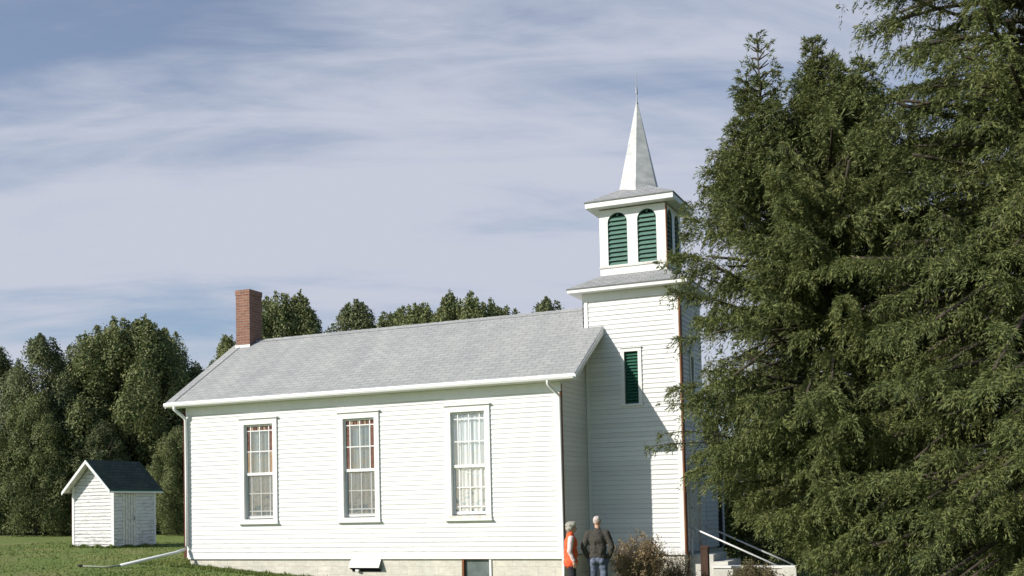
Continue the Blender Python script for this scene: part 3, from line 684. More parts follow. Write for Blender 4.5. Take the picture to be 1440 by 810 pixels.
# ---------------------------------------------------------------- shed
sx, sy, sz = -17.44, 4.65, -.0; sw, sdp, sh_ = 1.745, 1.93, 2.0
shed = empty('garden_shed', (sx-sw/2, sy+sdp/2, .03)); tag(shed, 'small peeling white shed with a dark green gable roof on the lawn before the grove', 'shed')
mb = MB(); pk = 2.86; x0 = sx-sw
slp = (pk-sh_)/(sw/2)
siding(mb, (x0, sy, 0), XP, -YP, .06, pk-.02, lambda z: (0, sw) if z < sh_ else ((z-sh_)/slp, sw-(z-sh_)/slp), [], 'old_siding', .115)
siding(mb, (sx, sy+sdp, 0), -XP, YP, .0, pk-.02, lambda z: (0, sw) if z < sh_ else ((z-sh_)/slp, sw-(z-sh_)/slp), [], 'old_siding', .115)
siding(mb, (sx, sy, 0), YP, XP, .0, sh_, lambda z: (0, sdp), [(.38, 1.0, -.1, 1.86)], 'old_siding', .115)
siding(mb, (x0, sy+sdp, 0), -YP, -XP, .0, sh_, lambda z: (0, sdp), [], 'old_siding', .115)
mb.box(x0+.03, sx-.03, sy+.03, sy+sdp-.03, -.4, sh_-.02, 'old_siding')
sw_ = mb.build('wall', shed)
for q in ((x0-.02, x0+.07, sy-.03, sy, -.1, sh_+.08, 'trim'), (sx-.07, sx+.028, sy-.03, sy, -.1, sh_+.02, 'trim'), (sx+.0, sx+.03, sy+sdp-.07, sy+sdp+.0, -.1, sh_, 'trim'), (x0-.055, x0-.022, sy-.01, sy+.12, -.1, sh_+.0, 'darkred')):  # the dark red strip draws a lens colour fringe
    mb = MB(); mb.box(*q); mb.build('corner_board_or_strip', sw_)
mb = MB(); mb.box(sx-.02, sx+.012, sy+.39, sy+.99, .02, 1.86, 'old_trim')
for k in range(1, 5): mb.box(sx+.0125, sx+.016, sy+.39+.12*k-.004, sy+.39+.12*k+.004, .02, 1.86, 'dark')
sdoor = mb.build('door', shed)
mb = MB(); mb.box(sx-.0, sx+.022, sy+1.0, sy+1.07, 0, 1.9, 'shadow_sash'); mb.box(sx+.0125, sx+.05, sy+.90, sy+.93, .95, 1.08, 'steel'); mb.build('latch', sdoor)
mb = MB(); mx_, ov, ob_ = (x0+sx)/2, .22, .25; ya, yb = sy-.32, sy+sdp+.22; ze = sh_+.10-slp*ob_*.0; pz = pk+.10
sl2 = slp; xl, xr = x0-.17, sx+.15; zl, zr = pz-sl2*(mx_-xl), pz-sl2*(xr-mx_)
mb.slab([(xr, ya, zr), (xr, yb, zr), (mx_, yb, pz), (mx_, ya, pz)], (0, 0, -.05), 'green_shingle', 'green_edge', 'old_trim')
mb.slab([(mx_, ya, pz), (mx_, yb, pz), (xl, yb, zl), (xl, ya, zl)], (0, 0, -.05), 'green_shingle', 'green_edge', 'old_trim')
srf = mb.build('roof', shed)
mb = MB()
for xq, zq in ((xl, zl), (xr, zr)):
    p = [(mx_, ya-.001, pz-.012), (mx_, ya-.001, pz-.13), (xq, ya-.001, zq-.12), (xq, ya-.001, zq-.012)]
    mb = MB(); mb.slab(p if xq < mx_ else p[::-1], (0, -.022, 0), 'trim'); mb.build('rake_board', srf)
mb = MB(); mb.box(xr-.02, xr+.005, ya, yb, zr-.10, zr-.052, 'trim'); mb.build('eave_board', srf)

# objects' parts were written in world space: shift children of offset empties
def settle(root):
    off = Vector(root.location)
    for c in root.children: c.location = Vector(c.get('_w', (0, 0, 0)))-off

# ---------------------------------------------------------------- foliage generators
def orient_quads(C, Dr, Nn, ln, wd, shape='kite'):
    """one 4-vert element per row: centre base C, direction Dr, side vector from cross(Dr,Nn)"""
    Sd = np.cross(Dr, Nn); Sd /= np.linalg.norm(Sd, axis=1, keepdims=True)+1e-9
    p0 = C; p1 = C+Dr*ln[:, None]*.45+Sd*wd[:, None]; p2 = C+Dr*ln[:, None]; p3 = C+Dr*ln[:, None]*.45-Sd*wd[:, None]
    return np.stack([p0, p1, p2, p3], 1).reshape(-1, 3)
def unit(a): return a/(np.linalg.norm(a, axis=-1, keepdims=True)+1e-9)
def spruce(name, base, H, zlo, env, seed, label, leaders=(), dens=1.0, holes=(), extra=(), skip=None):
    rg = np.random.default_rng(seed); root = empty(name, base); tag(root, label, 'tree', None)
    tb = MB(); lb = MB(); C_, D_, = [], []
    def twigs(path, L, up):
        """path: (n,3) points along branch"""
        n = len(path); seg = np.linalg.norm(np.diff(path, axis=0), axis=1); tot = seg.sum()
        cum = np.concatenate([[0], np.cumsum(seg)])/tot
        k = int(tot/.043*dens); s = rg.uniform(.06, 1.0, k)**.8
        pos = np.stack([np.interp(s, cum, path[:, i]) for i in range(3)], 1)
        tan = unit(np.stack([np.interp(s, cum, np.gradient(path[:, i])) for i in range(3)], 1))
        side = unit(np.cross(tan, [0, 0, 1.]))*np.where(rg.random(k) < .5, -1, 1)[:, None]
        ln = (.22+.38*rg.random(k))*(1.12-.62*s)*min(1, L/2.0+.35)
        vn = np.sin(pos[:, 0]*2.3+1.1*pos[:, 2]+seed)+np.sin(pos[:, 1]*2.1-1.6*pos[:, 2])+np.sin(pos[:, 2]*3.1+pos[:, 0]*1.2)+.8*np.sin(pos[:, 0]*5.1-pos[:, 1]*4.3)
        keep = rg.random(k) < np.clip(1-.55*np.maximum(0, vn-.35), .06, 1)
        for i in range(k):
            if not keep[i]: continue
            m_ = max(2, int(ln[i]/.033)); tt = (np.arange(m_)+.6)/m_
            d0 = unit(tan[i]*rg.uniform(.4, .9)+side[i]*rg.uniform(.3, 1.0)+np.array([0, 0, rg.uniform(-.15, .35)+up]))
            p = pos[i]+d0*(tt*ln[i])[:, None]+np.array([0, 0, -1.])*((tt**1.7)*ln[i]*rg.uniform(.5, 1.7)*(1-up))[:, None]
            dd = unit(d0+np.array([0, 0, -1.])*(1.1*tt*(1-up))[:, None]+rg.normal(0, .34, (m_, 3)))
            C_.append(p); D_.append(dd)
        tip = path[-1]+rg.normal(0, .02, (5, 3)); C_.append(tip); D_.append(unit(tan[-1]+rg.normal(0, .3, (5, 3))))
    def cone(axis0, axis1, zstart, radf, step, r0, main=True):
        axis0 = np.array(axis0, float); axis1 = np.array(axis1, float); h = axis1[2]-axis0[2]
        z = zstart
        while z < axis1[2]-.08:
            f_ = (z-axis0[2])/h; c = axis0+(axis1-axis0)*f_; nb = rg.integers(5, 8) if main else 4
            a0_ = rg.uniform(0, 6.28)
            for b_ in range(nb):
                az = a0_+b_*2*math.pi/nb+rg.normal(0, .35); Lb = radf(z, az)*rg.uniform(.72, 1.06)
                if Lb < .08: continue
                if skip and skip(c, az, z, rg): continue
                g_ = max(0, min(1, (z-zlo)/(H-zlo))); n = 9; s = np.linspace(0, 1, n)
                rise = (.10+.55*g_**2.2)*s-(.62*(1-g_)**.8)*s**2+(.30*(1-g_))*s**3.2
                bend = rg.normal(0, .25); rise = rise+rg.normal(0, .13 if main else .05)*s+rg.normal(0, .05)*np.sin(s*5)
                ang = az+bend*s; rr = s*Lb
                path = np.stack([c[0]+rr*np.cos(ang), c[1]+rr*np.sin(ang), z+Lb*rise], 1)
                if main:      # a bough must end inside the crown outline at the height of its tip
                    lim = env(path[-1, 2], az)*1.06+.12
                    if Lb > lim:
                        q_ = max(.15, lim/Lb); path = path[0]+(path-path[0])*q_; Lb *= q_
                if path[:, 2].min() < -base[2]*0+.10-0: path[:, 2] = np.maximum(path[:, 2], .10)
                twigs(path, Lb, .0 if g_ < .8 else .35*(g_-.8)/.2)
                th = .010+.013*Lb
                lb.path([tuple(p) for p in path[:7]], [th*(1-.8*i/8)+.004 for i in range(7)], 'bark', 5)
            z += step*rg.uniform(.75, 1.25)
        # leader shoot
        k = 14; tt = rg.uniform(0, 1, k); p = axis1+np.array([0, 0, -.35])*tt[:, None]; C_.append(p); D_.append(unit(np.stack([rg.normal(0, 1, k), rg.normal(0, 1, k), .8+0*tt], 1)))
        lb.path([tuple(axis0), tuple((axis0+axis1)/2), tuple(axis1)], [r0, r0*.55, .012], 'bark', 8)
    cone((0, 0, -.3), (0, 0, H), zlo, env, .15/dens**.5, .24)
    for (x, y, za, zb_, r) in leaders:
        cone((x, y, za), (x+rg.normal(0, .05), y, zb_), za, lambda z, a, za=za, zb_=zb_, r=r: r*(1-(z-za)/(zb_-za))**.8+.1, .15, .04, False)
    for (p0, p1, sag) in extra:
        p0 = np.array(p0, float); p1 = np.array(p1, float); s = np.linspace(0, 1, 9)
        path = p0+(p1-p0)*s[:, None]+np.array([0, 0, 1.])*(-sag*4*s*(1-s))[:, None]
        twigs(path, .15, .0); lb.path([tuple(p) for p in path], [.016*(1-i/9)+.003 for i in range(9)], 'bark', 5)
    C = np.concatenate(C_); D = np.concatenate(D_); n = len(C)
    ln = rg.uniform(.07, .135, n); wd = rg.uniform(.0065, .0125, n)
    V1 = orient_quads(C, D, unit(rg.normal(0, 1, (n, 3))), ln, wd)
    D2 = unit(D+rg.normal(0, .42, (n, 3))); V2 = orient_quads(C+rg.normal(0, .012, (n, 3)), D2, unit(rg.normal(0, 1, (n, 3))), ln*.85, wd)
    D3 = unit(D+rg.normal(0, .6, (n, 3))); V3 = orient_quads(C+rg.normal(0, .025, (n, 3)), D3, unit(rg.normal(0, 1, (n, 3))), ln*.75, wd)
    V = np.concatenate([V1, V2, V3]); print(name, n)
    npmesh('crown', V, np.arange(len(V)).reshape(-1, 4), M['spruce'], root)
    tr_ = MB(); ks = 12
    tr_.path([(0.03*math.sin(i), .03*math.cos(i*1.3), -.3+(H+.3)*i/ks) for i in range(ks+1)], [.26*(1-i/ks)**.85+.012 for i in range(ks+1)], 'bark', 12)
    to = tr_.build('trunk', None, smooth=True); to.parent = root; to.location = (0, 0, 0)
    lo = lb.build('limbs', None, smooth=True); lo.parent = to; lo.location = (0, 0, 0)
    return root

def envA(z, az):
    z -= .88
    zz_ = [-.8, .0, .6, 1.2, 2.1, 3.0, 4.2, 5.0, 5.9, 6.5, 7.3, 8.0, 8.7, 9.3, 9.9]
    rl_ = [.2, .5, 1.15, 2.2, 3.0, 3.15, 3.08, 3.2, 3.45, 2.95, 2.55, 2.15, 1.5, .85, .2]
    wv = 1+.16*math.sin(3*az+z*1.7)+.12*math.sin(5*az-z*2.3)
    left = max(0, -math.cos(az-yaw))      # the church side is kept to a tighter outline
    low = min(1, max(0, (z-1.0)/2))
    return float(np.interp(z, zz_, rl_))*(wv*(1-left)+1.0*left)*(1+.12*(1-left)*low)
gA = ground(6.0, -.4)
ux, uy = math.cos(yaw), math.sin(yaw)
spruce('spruce_tree', (6.0, -.4, gA), 10.9, .95, envA, 11, 'broad drooping spruce whose branches cross the tower corner and handrails',
       leaders=[(-1.25*ux, -1.25*uy, 8.3, 11.45, .85), (-.22*ux, -.22*uy, 8.8, 11.3, .5), (.66*ux, .66*uy, 8.3, 10.9, .65), (-1.85*ux, -1.85*uy, 7.4, 9.7, .5), (-1.55*ux, -1.55*uy, 8.0, 10.6, .3)],
       extra=[((-2.1, -.7, 3.2), (-3.45, -1.35, 3.15), -.05), ((-2.0, -.5, 3.3), (-3.25, -1.2, 3.4), -.1), ((-2.1, -.6, 3.75), (-3.2, -1.3, 4.0), -.1), ((-1.5, -.4, 6.3), (-3.15, -1.35, 6.85), .08), ((-1.5, -.1, 5.9), (-3.1, -.9, 6.4), .05)], dens=1.5)
def envB(z, az):
    zz_ = [.0, .8, 2.0, 4.0, 6.5, 8.8, 9.8, 10.8, 11.7, 12.6, 14, 17]
    rr_ = [3.0, 4.0, 4.5, 4.5, 4.35, 3.9, 3.1, 3.2, 3.9, 3.4, 2.6, .2]
    return float(np.interp(z, zz_, rr_))*(1+.12*math.sin(3*az+z*1.3+1)+.10*math.sin(5*az-z*1.9))
gB = ground(9.5, -1.6)
spruce('spruce_tree', (9.9, -1.3, gB), 17.5, .35, envB, 23, 'tallest spruce at the right edge, its top rising out of the picture', dens=1.05,
       skip=lambda c, az, z, rg: z > 13.2)

# grove trees (broad leafed, shared meshes)
def grove_mesh(seed, H, Wd, zlo, nl, nleaf, lsz, mat, conic=.5):
    rg = np.random.default_rng(seed); Cs, Ns = [], []
    for k in range(nl):
        f_ = rg.random()**.8; z = zlo+(H-zlo)*f_
        prof = (math.sin(math.pi*min(1, (f_*.80+.17)))**.7)*(1-conic*f_**2.2)
        r = Wd/2*prof*math.sqrt(rg.uniform(.15, 1)); a = rg.uniform(0, 6.283)
        lr = rg.uniform(.45, .95)*Wd/6.5*(1.15-.55*f_); c = np.array([r*math.cos(a), r*math.sin(a), min(z, H-lr*1.1)])
        n = int(nleaf*(lr/.7)**1.6); d = unit(rg.normal(0, 1, (n, 3))); d[:, 2] = np.where((d[:, 2] < -.25) & (rg.random(n) < .6), -d[:, 2], d[:, 2])
        rad = lr*(1-.45*rg.random(n)**2)*(1+.18*np.sin(d[:, 0]*7+k)*np.cos(d[:, 1]*6+d[:, 2]*5))
        p = c+d*rad[:, None]*np.array([1, 1, 1.45])+rg.normal(0, .06, (n, 3)); Cs.append(p); Ns.append(d)
        # pointed sprigs at lobe tops
        m_ = n//7; tt = rg.random(m_); q = c+np.array([0, 0, lr*1.35])+np.stack([rg.normal(0, .13, m_)*(1.15-tt), rg.normal(0, .13, m_)*(1.15-tt), tt*.6*lr], 1)
        Cs.append(q); Ns.append(unit(rg.normal(0, 1, (m_, 3))+[0, 0, .6]))
    C = np.concatenate(Cs); N_ = np.concatenate(Ns); C[:, 2] = np.maximum(C[:, 2], .06); n = len(C)
    D = unit(np.cross(N_, rg.normal(0, 1, (n, 3)))+.45*rg.normal(0, 1, (n, 3))); ln = rg.uniform(.7, 1.3, n)*lsz
    V = orient_quads(C, D, unit(N_+.5*rg.normal(0, 1, (n, 3))), ln, ln*.30)
    o = npmesh('crown', V, np.arange(len(V)).reshape(-1, 4), mat)
    tb = MB(); tb.path([(0, 0, -.4), (.05, .02, H*.3), (-.04, .05, H*.6), (0, 0, H*.85)], [.26, .2, .12, .03], 'bark', 10)
    for k in range(12):
        z = H*rg.uniform(.15, .7); a = rg.uniform(0, 6.28); l = Wd*.38*rg.uniform(.6, 1)
        tb.path([(0, 0, z), (l*.5*math.cos(a), l*.5*math.sin(a), z+l*.4), (l*math.cos(a), l*math.sin(a), z+l*.95)], [.09, .055, .015], 'bark', 6)
    t_ = tb.build('trunk', None, smooth=True); t_.location = (0, 0, 0)
    me1, me2 = o.data, t_.data; bpy.data.objects.remove(o); bpy.data.objects.remove(t_)
    return me1, me2
G = [grove_mesh(1, 10.2, 7.6, .2, 125, 620, .135, M['leaf'], .35), grove_mesh(2, 10.2, 6.8, .2, 115, 600, .135, M['leaf_blue'], .5),
     grove_mesh(3, 10.2, 8.2, .2, 130, 620, .14, M['leaf'], .22), grove_mesh(4, 10.2, 6.2, .2, 105, 600, .13, M['leaf_blue'], .6)]
def plant_tree(x, y, k, H, wid, label, group, rz):
    r_ = empty('grove_tree', (x, y, ground(x, y)-.05)); tag(r_, label, 'tree', group)
    s = H/11.4
    for nm, me in zip(('crown', 'trunk'), G[k]):
        o = bpy.data.objects.new(nm, me); COL.objects.link(o); o.parent = r_
    r_.scale = (s*wid, s*wid, s); r_.rotation_euler = (0, 0, rz); return r_
GL = 'trees of the grove left of the church'; GR = 'treetops rising behind the church roof'
for (x, y, k, H, wd_, rz, lab) in [
    (-34.8, 15.0, 3, 9.9, 1.05, .3, 'dark grove tree at the far left edge of the picture'),
    (-31.6, 15.0, 1, 10.0, .95, 1.9, 'narrow pointed dark tree, second from the left edge of the grove'),
    (-31.4, 18.4, 0, 10.6, .95, 2.2, 'dark tree filling the dip of the grove left of its highest crown'),
    (-28.6, 17.4, 2, 10.9, 1.0, .9, 'tallest broad tree of the grove, rising right behind the shed roof'),
    (-29.6, 20.6, 0, 11.0, .85, 4.0, 'tree on the right shoulder of the grove top, behind the tallest broad tree'),
    (-26.4, 19.6, 3, 8.6, 1.0, 5.1, 'lower grove tree right of the shed, next to the church eave'),
    (-25.6, 22.5, 1, 9.4, .9, 2.6, 'small grove tree touching the left edge of the church roof'),
    (-30.4, 13.6, 0, 7.0, .95, 3.3, 'bushy lower tree left of the shed with foliage down to the lawn'),
    (-27.6, 14.6, 3, 5.6, 1.15, .7, 'low bushy tree directly behind the shed wall'),
    (-24.2, 16.0, 2, 5.2, .95, 1.2, 'low bushy tree between the shed and the church corner'),
    (-33.4, 12.4, 2, 5.6, .9, 4.4, 'low dark bushy tree at the lawn edge on the far left')]:
    plant_tree(x, y, k, H, wd_, lab, GL, rz)
for (x, y, k, H, wd_, rz, lab) in [
    (-29.3, 26.0, 0, 11.3, .8, 0, 'small treetop showing left of the brick chimney'),
    (-25.9, 26.1, 2, 13.5, .78, 1.1, 'rounded treetop just right of the brick chimney'),
    (-24.8, 31.6, 1, 14.0, 1.0, 2.2, 'pointed treetop behind the roof, second from the chimney'),
    (-24.1, 34.6, 0, 13.9, .86, 3.1, 'narrow treetop behind the roof, third from the chimney'),
    (-21.4, 33.4, 0, 13.9, .85, 4.2, 'treetop above the middle of the church ridge'),
    (-18.4, 32.8, 2, 14.0, .8, 5.3, 'highest treetop between the ridge middle and the steeple'),
    (-17.9, 36.4, 0, 13.9, .85, .6, 'treetop behind the roof just right of the highest treetop'),
    (-14.0, 34.8, 1, 13.9, .8, 1.5, 'small lone treetop nearest the steeple')]:
    plant_tree(x, y, k, H, wd_, lab, GR, rz)
for (x, y, k, H, wd_, rz, lab) in [
    (2.2, 10.3, 2, 4.8, 1.1, 0, 'low dark tree seen through the gap between the tower wing and the broad spruce'),
    (4.7, 9.6, 0, 4.6, 1.2, 1, 'low dark tree behind the end of the white handrails'),
    (7.6, 9.2, 3, 4.6, 1.4, 2, 'low dark tree seen beneath the branches where the two spruces meet'),
    (11.4, 8.6, 2, 4.8, 1.4, 3, 'low dark tree behind the foot of the tallest spruce')]:
    plant_tree(x, y, k, H, wd_, lab, None, rz)

# ---------------------------------------------------------------- shrubs
def shrub(x, y, rad, h, nst, nleaf, mat, lsz, seed, label, name='shrub', tilt=1.0, up=.3):
    rg = np.random.default_rng(seed); z0 = ground(x, y); r_ = empty(name, (x, y, z0)); tag(r_, label, 'shrub')
    mb = MB(); C_, D_ = [], []
    for k in range(nst):
        a = rg.uniform(0, 6.28); q = math.sqrt(rg.random()); hh = h*rg.uniform(.6, 1.05)*(1-.35*q*q)
        p0 = np.array([.15*rad*math.cos(a), .15*rad*math.sin(a), -.05]); p2 = np.array([rad*q*math.cos(a), rad*q*math.sin(a), hh]); p1 = (p0+p2)/2+np.array([0, 0, hh*.12])+rg.normal(0, .04, 3)
        mb.path([tuple(p0), tuple(p1), tuple(p2)], [.007, .005, .002], 'twig', 4)
        for j in range(3):
            f_ = rg.uniform(.4, .95); b0_ = p0*(1-f_)**2+2*p1*f_*(1-f_)+p2*f_*f_; b1_ = b0_+unit(rg.normal(0, 1, 3)+np.array([0, 0, .7]))*rg.uniform(.08, .22)
            mb.path([tuple(b0_), tuple(b1_)], [.004, .0015], 'twig', 4)
            m_ = nleaf; C_.append(b0_+(b1_-b0_)*rg.random((m_, 1))+rg.normal(0, .03, (m_, 3))); D_.append(unit(rg.normal(0, 1, (m_, 3))+[0, 0, up]))
    C = np.concatenate(C_); D = np.concatenate(D_); C[:, 2] = np.maximum(C[:, 2], .03); n = len(C); ln = rg.uniform(.6, 1.3, n)*lsz
    V = orient_quads(C, D, unit(rg.normal(0, 1, (n, 3))), ln, ln*.28)
    npmesh('leaves', V, np.arange(len(V)).reshape(-1, 4), mat, r_)
    s_ = mb.build('stems', None); s_.parent = r_; s_.location = (0, 0, 0); return r_
shrub(1.9, -.45, .66, 1.5, 260, 16, M['bush_brown'], .042, 1, 'rounded brown autumn shrub beside the man, before the shaded tower wall')
shrub(2.55, .15, .42, 1.05, 90, 4, M['bush_grey'], .035, 2, 'sparse grey twiggy shrub against the sunlit foot of the tower')
shrub(3.95, 1.15, .55, .72, 220, 12, M['bush_green'], .045, 3, 'low olive green shrub growing in front of the white step wall')
shrub(2.1, 1.2, .3, .6, 80, 5, M['bush_green'], .04, 5, 'tiny dark shrub at the tower foot behind the grey twiggy one')

# ---------------------------------------------------------------- people
def capsules(name, parent, items, mat, vox=.012, smooth=6):
    """continuous surface from overlapping tapered capsules / ellipsoids"""
    bm = bmesh.new()
    for it in items:
        if it[0] == 'e':
            _, c, r, *rot = it; mt_ = Matrix.Translation(c) @ (Matrix.Rotation(rot[0], 4, 'X') if rot else Matrix()) @ Matrix.Diagonal((*r, 1))
            bmesh.ops.create_icosphere(bm, subdivisions=3, radius=1, matrix=mt_)
        else:
            _, p0, p1, r0, r1 = it; p0 = Vector(p0); p1 = Vector(p1); d = (p1-p0)
            for i, (p, r) in enumerate(((p0, r0), (p1, r1))): bmesh.ops.create_icosphere(bm, subdivisions=2, radius=r, matrix=Matrix.Translation(p))
            mt_ = Matrix.Translation((p0+p1)/2) @ d.to_track_quat('Z', 'Y').to_matrix().to_4x4()
            bmesh.ops.create_cone(bm, cap_ends=True, segments=16, radius1=r0*.99, radius2=r1*.99, depth=d.length, matrix=mt_)
    me = bpy.data.meshes.new(name); bm.to_mesh(me); bm.free()
    o = bpy.data.objects.new(name, me); COL.objects.link(o)
    fold = {'sweater': (.10, .035), 'jeans': (.09, .03), 'orange': (.09, .028), 'pink': (.06, .02), 'white_hair': (.03, .012), 'grey_hair': (.045, .045)}.get(mat)
    a = o.modifiers.new('r', 'REMESH'); a.mode = 'VOXEL'; a.voxel_size = vox; a.use_smooth_shade = True
    b_ = o.modifiers.new('s', 'SMOOTH'); b_.iterations = smooth; b_.factor = .5
    if fold:
        tx = bpy.data.textures.new('folds', 'CLOUDS'); tx.noise_scale = fold[0]; tx.noise_depth = 2
        c_ = o.modifiers.new('d', 'DISPLACE'); c_.texture = tx; c_.strength = fold[1]; c_.mid_level = .5; c_.texture_coords = 'LOCAL'
    dg = bpy.context.evaluated_depsgraph_get(); dg.update()
    me2 = bpy.data.meshes.new_from_object(o.evaluated_get(dg)); o.modifiers.clear(); o.data = me2
    me2.materials.clear(); me2.materials.append(M[mat]); me2.polygons.foreach_set('use_smooth', [True]*len(me2.polygons))
    o.parent = parent; return o
def hand(w, d, sgn, curl=.5):
    """hand capsules from wrist w pointing along d"""
    w = Vector(w); d = Vector(d).normalized(); s = Vector((0, 1, 0)) if abs(d.y) < .8 else Vector((1, 0, 0)); s = (s-d*s.dot(d)).normalized(); n_ = d.cross(s)*sgn
    it = [('c', w, w+d*.05, .026, .03), ('c', w+d*.05+s*.018, w+d*.085+s*.022, .02, .016), ('c', w+d*.05-s*.018, w+d*.085-s*.022, .02, .016)]
    for k, l in enumerate((.068, .078, .072, .056)):
        b0_ = w+d*.085+s*(.030-.020*k); b1_ = b0_+(d+n_*curl*.5).normalized()*l*.5; b2_ = b1_+(d+n_*curl*1.6).normalized()*l*.5
        it += [('c', b0_, b1_, .0095, .009), ('c', b1_, b2_, .009, .0075)]
    t0 = w+d*.03+s*.028; t1 = t0+(d*.6+s*.7+n_*.3).normalized()*.035; t2 = t1+(d+n_*.4).normalized()*.03
    it += [('c', t0, t1, .012, .011), ('c', t1, t2, .011, .009)]
    return it
def head(hc, yaw_h, parent, hairmat, bald=False):
    """separate hair; returns items for head on body; local +Y is forward before yaw"""
    c = Vector(hc); Rz = Matrix.Rotation(yaw_h, 3, 'Z'); f = lambda x, y, z: c+Rz @ Vector((x, y, z))
    it = [('e', f(0, -.008, .02), (.078, .092, .098)), ('e', f(0, .022, -.045), (.058, .065, .062)), ('c', f(0, .088, -.005), f(0, .108, -.028), .011, .015),
          ('e', f(.078, -.005, -.005), (.012, .02, .032)), ('e', f(-.078, -.005, -.005), (.012, .02, .032)), ('e', f(0, .068, -.088), (.026, .022, .018)), ('c', f(-.03, .083, .025), f(.03, .083, .025), .010, .010)]
    e = MB()
    for sg in (-1, 1):
        p = f(sg*.031, .079, .004); q = MB(); q.tube(p, p+Rz @ Vector((0, .009, 0)), .011, .006, 'eye', 10); eo = q.build('eye', None); eo.parent = parent; eo.location = (0, 0, 0)
    p0, p1 = f(-.022, .083, -.055), f(.022, .083, -.055); e.path([p0, (p0+p1)/2+Rz @ Vector((0, .006, 0)), p1], [.004, .006, .004], 'lip', 6)
    return it, e, f
man = empty('person', (1.30, -1.40, ground(1.3, -1.4))); tag(man, 'standing man seen from behind in a dark sweater and blue jeans, hands in his pockets', 'person')
man.rotation_euler = (0, 0, R(12))
it, e, f = head((0, .01, 1.655), R(-12), man, 'white_hair')
body = [('c', (0, -.005, 1.44), (0, .0, 1.60), .058, .054), ('e', (0, 0, 1.30), (.165, .10, .20)), ('e', (0, 0, 1.0), (.145, .10, .14)),
        ('c', (-.17, -.01, 1.42), (-.275, -.05, 1.13), .05, .042), ('c', (.17, -.01, 1.42), (.275, -.05, 1.13), .05, .042), ('c', (-.275, -.05, 1.13), (-.20, .04, .90), .04, .028), ('c', (.275, -.05, 1.13), (.20, .04, .90), .04, .028),
        ('c', (-.09, 0, .92), (-.11, .02, .50), .085, .055), ('c', (.09, 0, .92), (.12, .02, .50), .085, .055), ('c', (-.11, .02, .5), (-.12, 0, .09), .052, .035), ('c', (.12, .02, .5), (.13, 0, .09), .052, .035)]
body += hand((-.20, .04, .90), (.15, .15, -1), 1)+hand((.20, .04, .90), (-.15, .15, -1), -1)
capsules('body', man, body+it, 'skin', .008, 4)
eo = e.build('mouth', None); eo.parent = man; eo.location = (0, 0, 0)
capsules('sweater', man, [('c', (0, -.012, 1.455), (0, -.006, 1.50), .078, .068), ('e', (0, -.012, 1.30), (.205, .135, .21)), ('e', (0, -.008, 1.10), (.185, .135, .20)), ('c', (-.06, -.005, .955), (.06, -.005, .955), .125, .125),
    ('c', (-.16, -.01, 1.425), (.16, -.01, 1.425), .070, .070), ('c', (-.185, -.01, 1.415), (-.295, -.055, 1.13), .078, .062), ('c', (.185, -.01, 1.415), (.295, -.055, 1.13), .078, .062),
    ('c', (-.295, -.055, 1.13), (-.215, .03, .915), .062, .043), ('c', (.295, -.055, 1.13), (.215, .03, .915), .062, .043), ('e', (-.05, -.12, 1.16), (.035, .03, .16)), ('e', (.07, -.115, 1.05), (.05, .035, .10))], 'sweater', .013, 5)
capsules('jeans', man, [('e', (0, -.005, .90), (.165, .125, .13)), ('e', (-.075, -.05, .86), (.085, .085, .10)), ('e', (.075, -.05, .86), (.085, .085, .10)), ('c', (-.092, 0, .85), (-.112, .02, .48), .098, .076), ('c', (.092, 0, .85), (.122, .02, .48), .098, .076), ('c', (-.112, .02, .48), (-.122, 0, .07), .076, .07), ('c', (.122, .02, .48), (.132, 0, .07), .076, .07), ('e', (-.19, .03, .86), (.04, .06, .07)), ('e', (.19, .03, .86), (.04, .06, .07))], 'jeans', .013, 4)
for sg in (-.122, .132): capsules('shoe', man, [('c', (sg, -.04, .045), (sg*1.1, .16, .035), .045, .038), ('c', (sg, 0, .05), (sg, 0, .09), .045, .04)], 'shoe', .012, 2)
capsules('hair', man, [('e', f(0, -.020, .040), (.081, .088, .086)), ('e', f(0, -.052, .0), (.064, .042, .045)), ('e', f(.07, -.02, .0), (.014, .03, .03)), ('e', f(-.07, -.02, .0), (.014, .03, .03))], 'white_hair', .009, 2)

wom = empty('person', (.78, -1.60, ground(.78, -1.6))); tag(wom, 'grey haired woman in an orange vest with pale pink sleeves standing at the church corner', 'person')
wom.rotation_euler = (0, 0, R(-62))
it, e, f = head((0, .02, 1.555), R(0), wom, 'grey_hair')
body = [('c', (0, -.005, 1.34), (0, .008, 1.50), .05, .046), ('e', (0, 0, 1.22), (.145, .095, .18)), ('e', (0, 0, .93), (.145, .11, .14)),
        ('c', (-.14, -.01, 1.33), (-.19, -.05, 1.08), .042, .036), ('c', (.14, -.01, 1.33), (.19, -.05, 1.08), .042, .036), ('c', (-.19, -.05, 1.08), (-.18, .06, .88), .033, .024), ('c', (.19, -.05, 1.08), (.19, .03, .87), .033, .024),
        ('c', (-.08, 0, .88), (-.09, .02, .47), .08, .05), ('c', (.08, 0, .88), (.09, .02, .47), .08, .05), ('c', (-.09, .02, .47), (-.09, 0, .08), .046, .032), ('c', (.09, .02, .47), (.09, 0, .08), .046, .032)]
body += hand((-.18, .06, .88), (.0, .25, -1), 1)+hand((.19, .03, .87), (0, .2, -1), -1)
capsules('body', wom, body+it, 'skin', .008, 4)
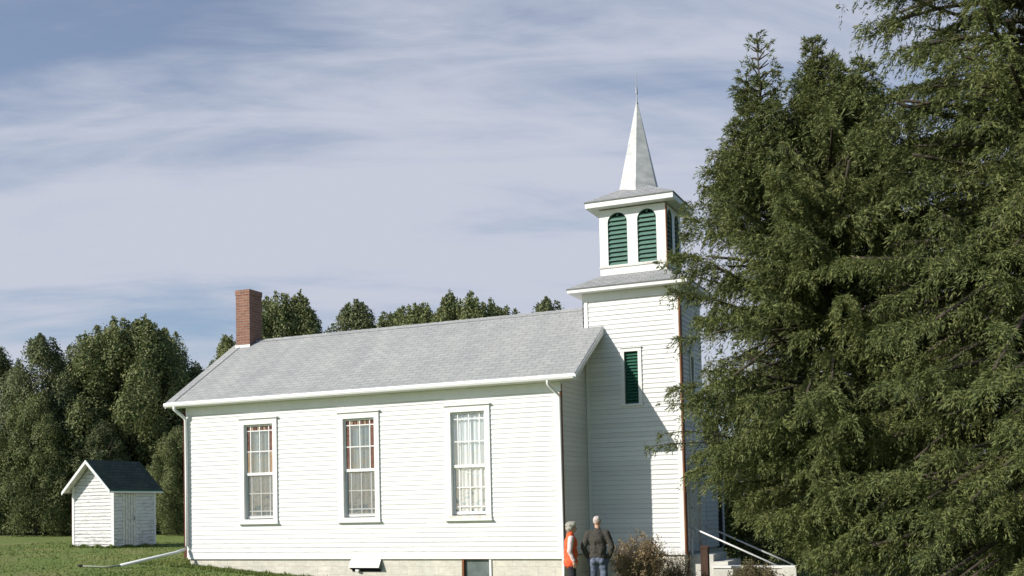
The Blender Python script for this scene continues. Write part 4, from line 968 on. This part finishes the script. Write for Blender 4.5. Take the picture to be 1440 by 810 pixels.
eo = e.build('mouth', None); eo.parent = wom; eo.location = (0, 0, 0)
capsules('sleeve', wom, [('c', (-.145, -.01, 1.335), (-.205, -.055, 1.08), .062, .052), ('c', (-.205, -.055, 1.08), (-.185, .055, .895), .05, .038)], 'pink', .012, 3)
capsules('sleeve', wom, [('c', (.145, -.01, 1.335), (.205, -.055, 1.08), .062, .052), ('c', (.205, -.055, 1.08), (.195, .025, .885), .05, .038)], 'pink', .012, 3)
capsules('vest', wom, [('c', (0, -.008, 1.35), (0, .0, 1.425), .085, .072), ('c', (-.10, -.008, 1.34), (.10, -.008, 1.34), .062, .062), ('e', (0, 0, 1.22), (.165, .135, .19)), ('e', (0, -.005, 1.02), (.165, .145, .20)), ('c', (-.05, -.01, .84), (.05, -.01, .84), .145, .145)], 'orange', .012, 4)
capsules('trousers', wom, [('e', (0, 0, .84), (.145, .12, .12)), ('c', (-.08, 0, .82), (-.09, .02, .45), .092, .066), ('c', (.08, 0, .82), (.09, .02, .45), .092, .066), ('c', (-.09, .02, .45), (-.09, 0, .07), .066, .058), ('c', (.09, .02, .45), (.09, 0, .07), .066, .058)], 'trousers', .013, 3)
for sg in (-.09, .09): capsules('shoe', wom, [('c', (sg, -.03, .04), (sg*1.1, .14, .03), .04, .034), ('c', (sg, 0, .045), (sg, 0, .08), .04, .036)], 'shoe', .012, 2)
capsules('hair', wom, [('e', f(0, -.025, .035), (.092, .095, .095)), ('e', f(0, -.062, -.02), (.075, .05, .07)), ('e', f(.06, -.02, .0), (.034, .05, .06)), ('e', f(-.06, -.02, .0), (.034, .05, .06)), ('e', f(0, .05, .088), (.055, .045, .03)), ('e', f(.05, .02, .07), (.05, .05, .045)), ('e', f(-.05, .02, .07), (.05, .05, .045)), ('e', f(0, -.085, .03), (.05, .04, .06)), ('e', f(0, -.06, -.07), (.05, .035, .035))], 'grey_hair', .009, 2)

for r_ in (church, st, shed): settle(r_)
for o in bpy.data.objects:
    if '_w' in o: del o['_w']
scn.cycles.max_bounces = 6
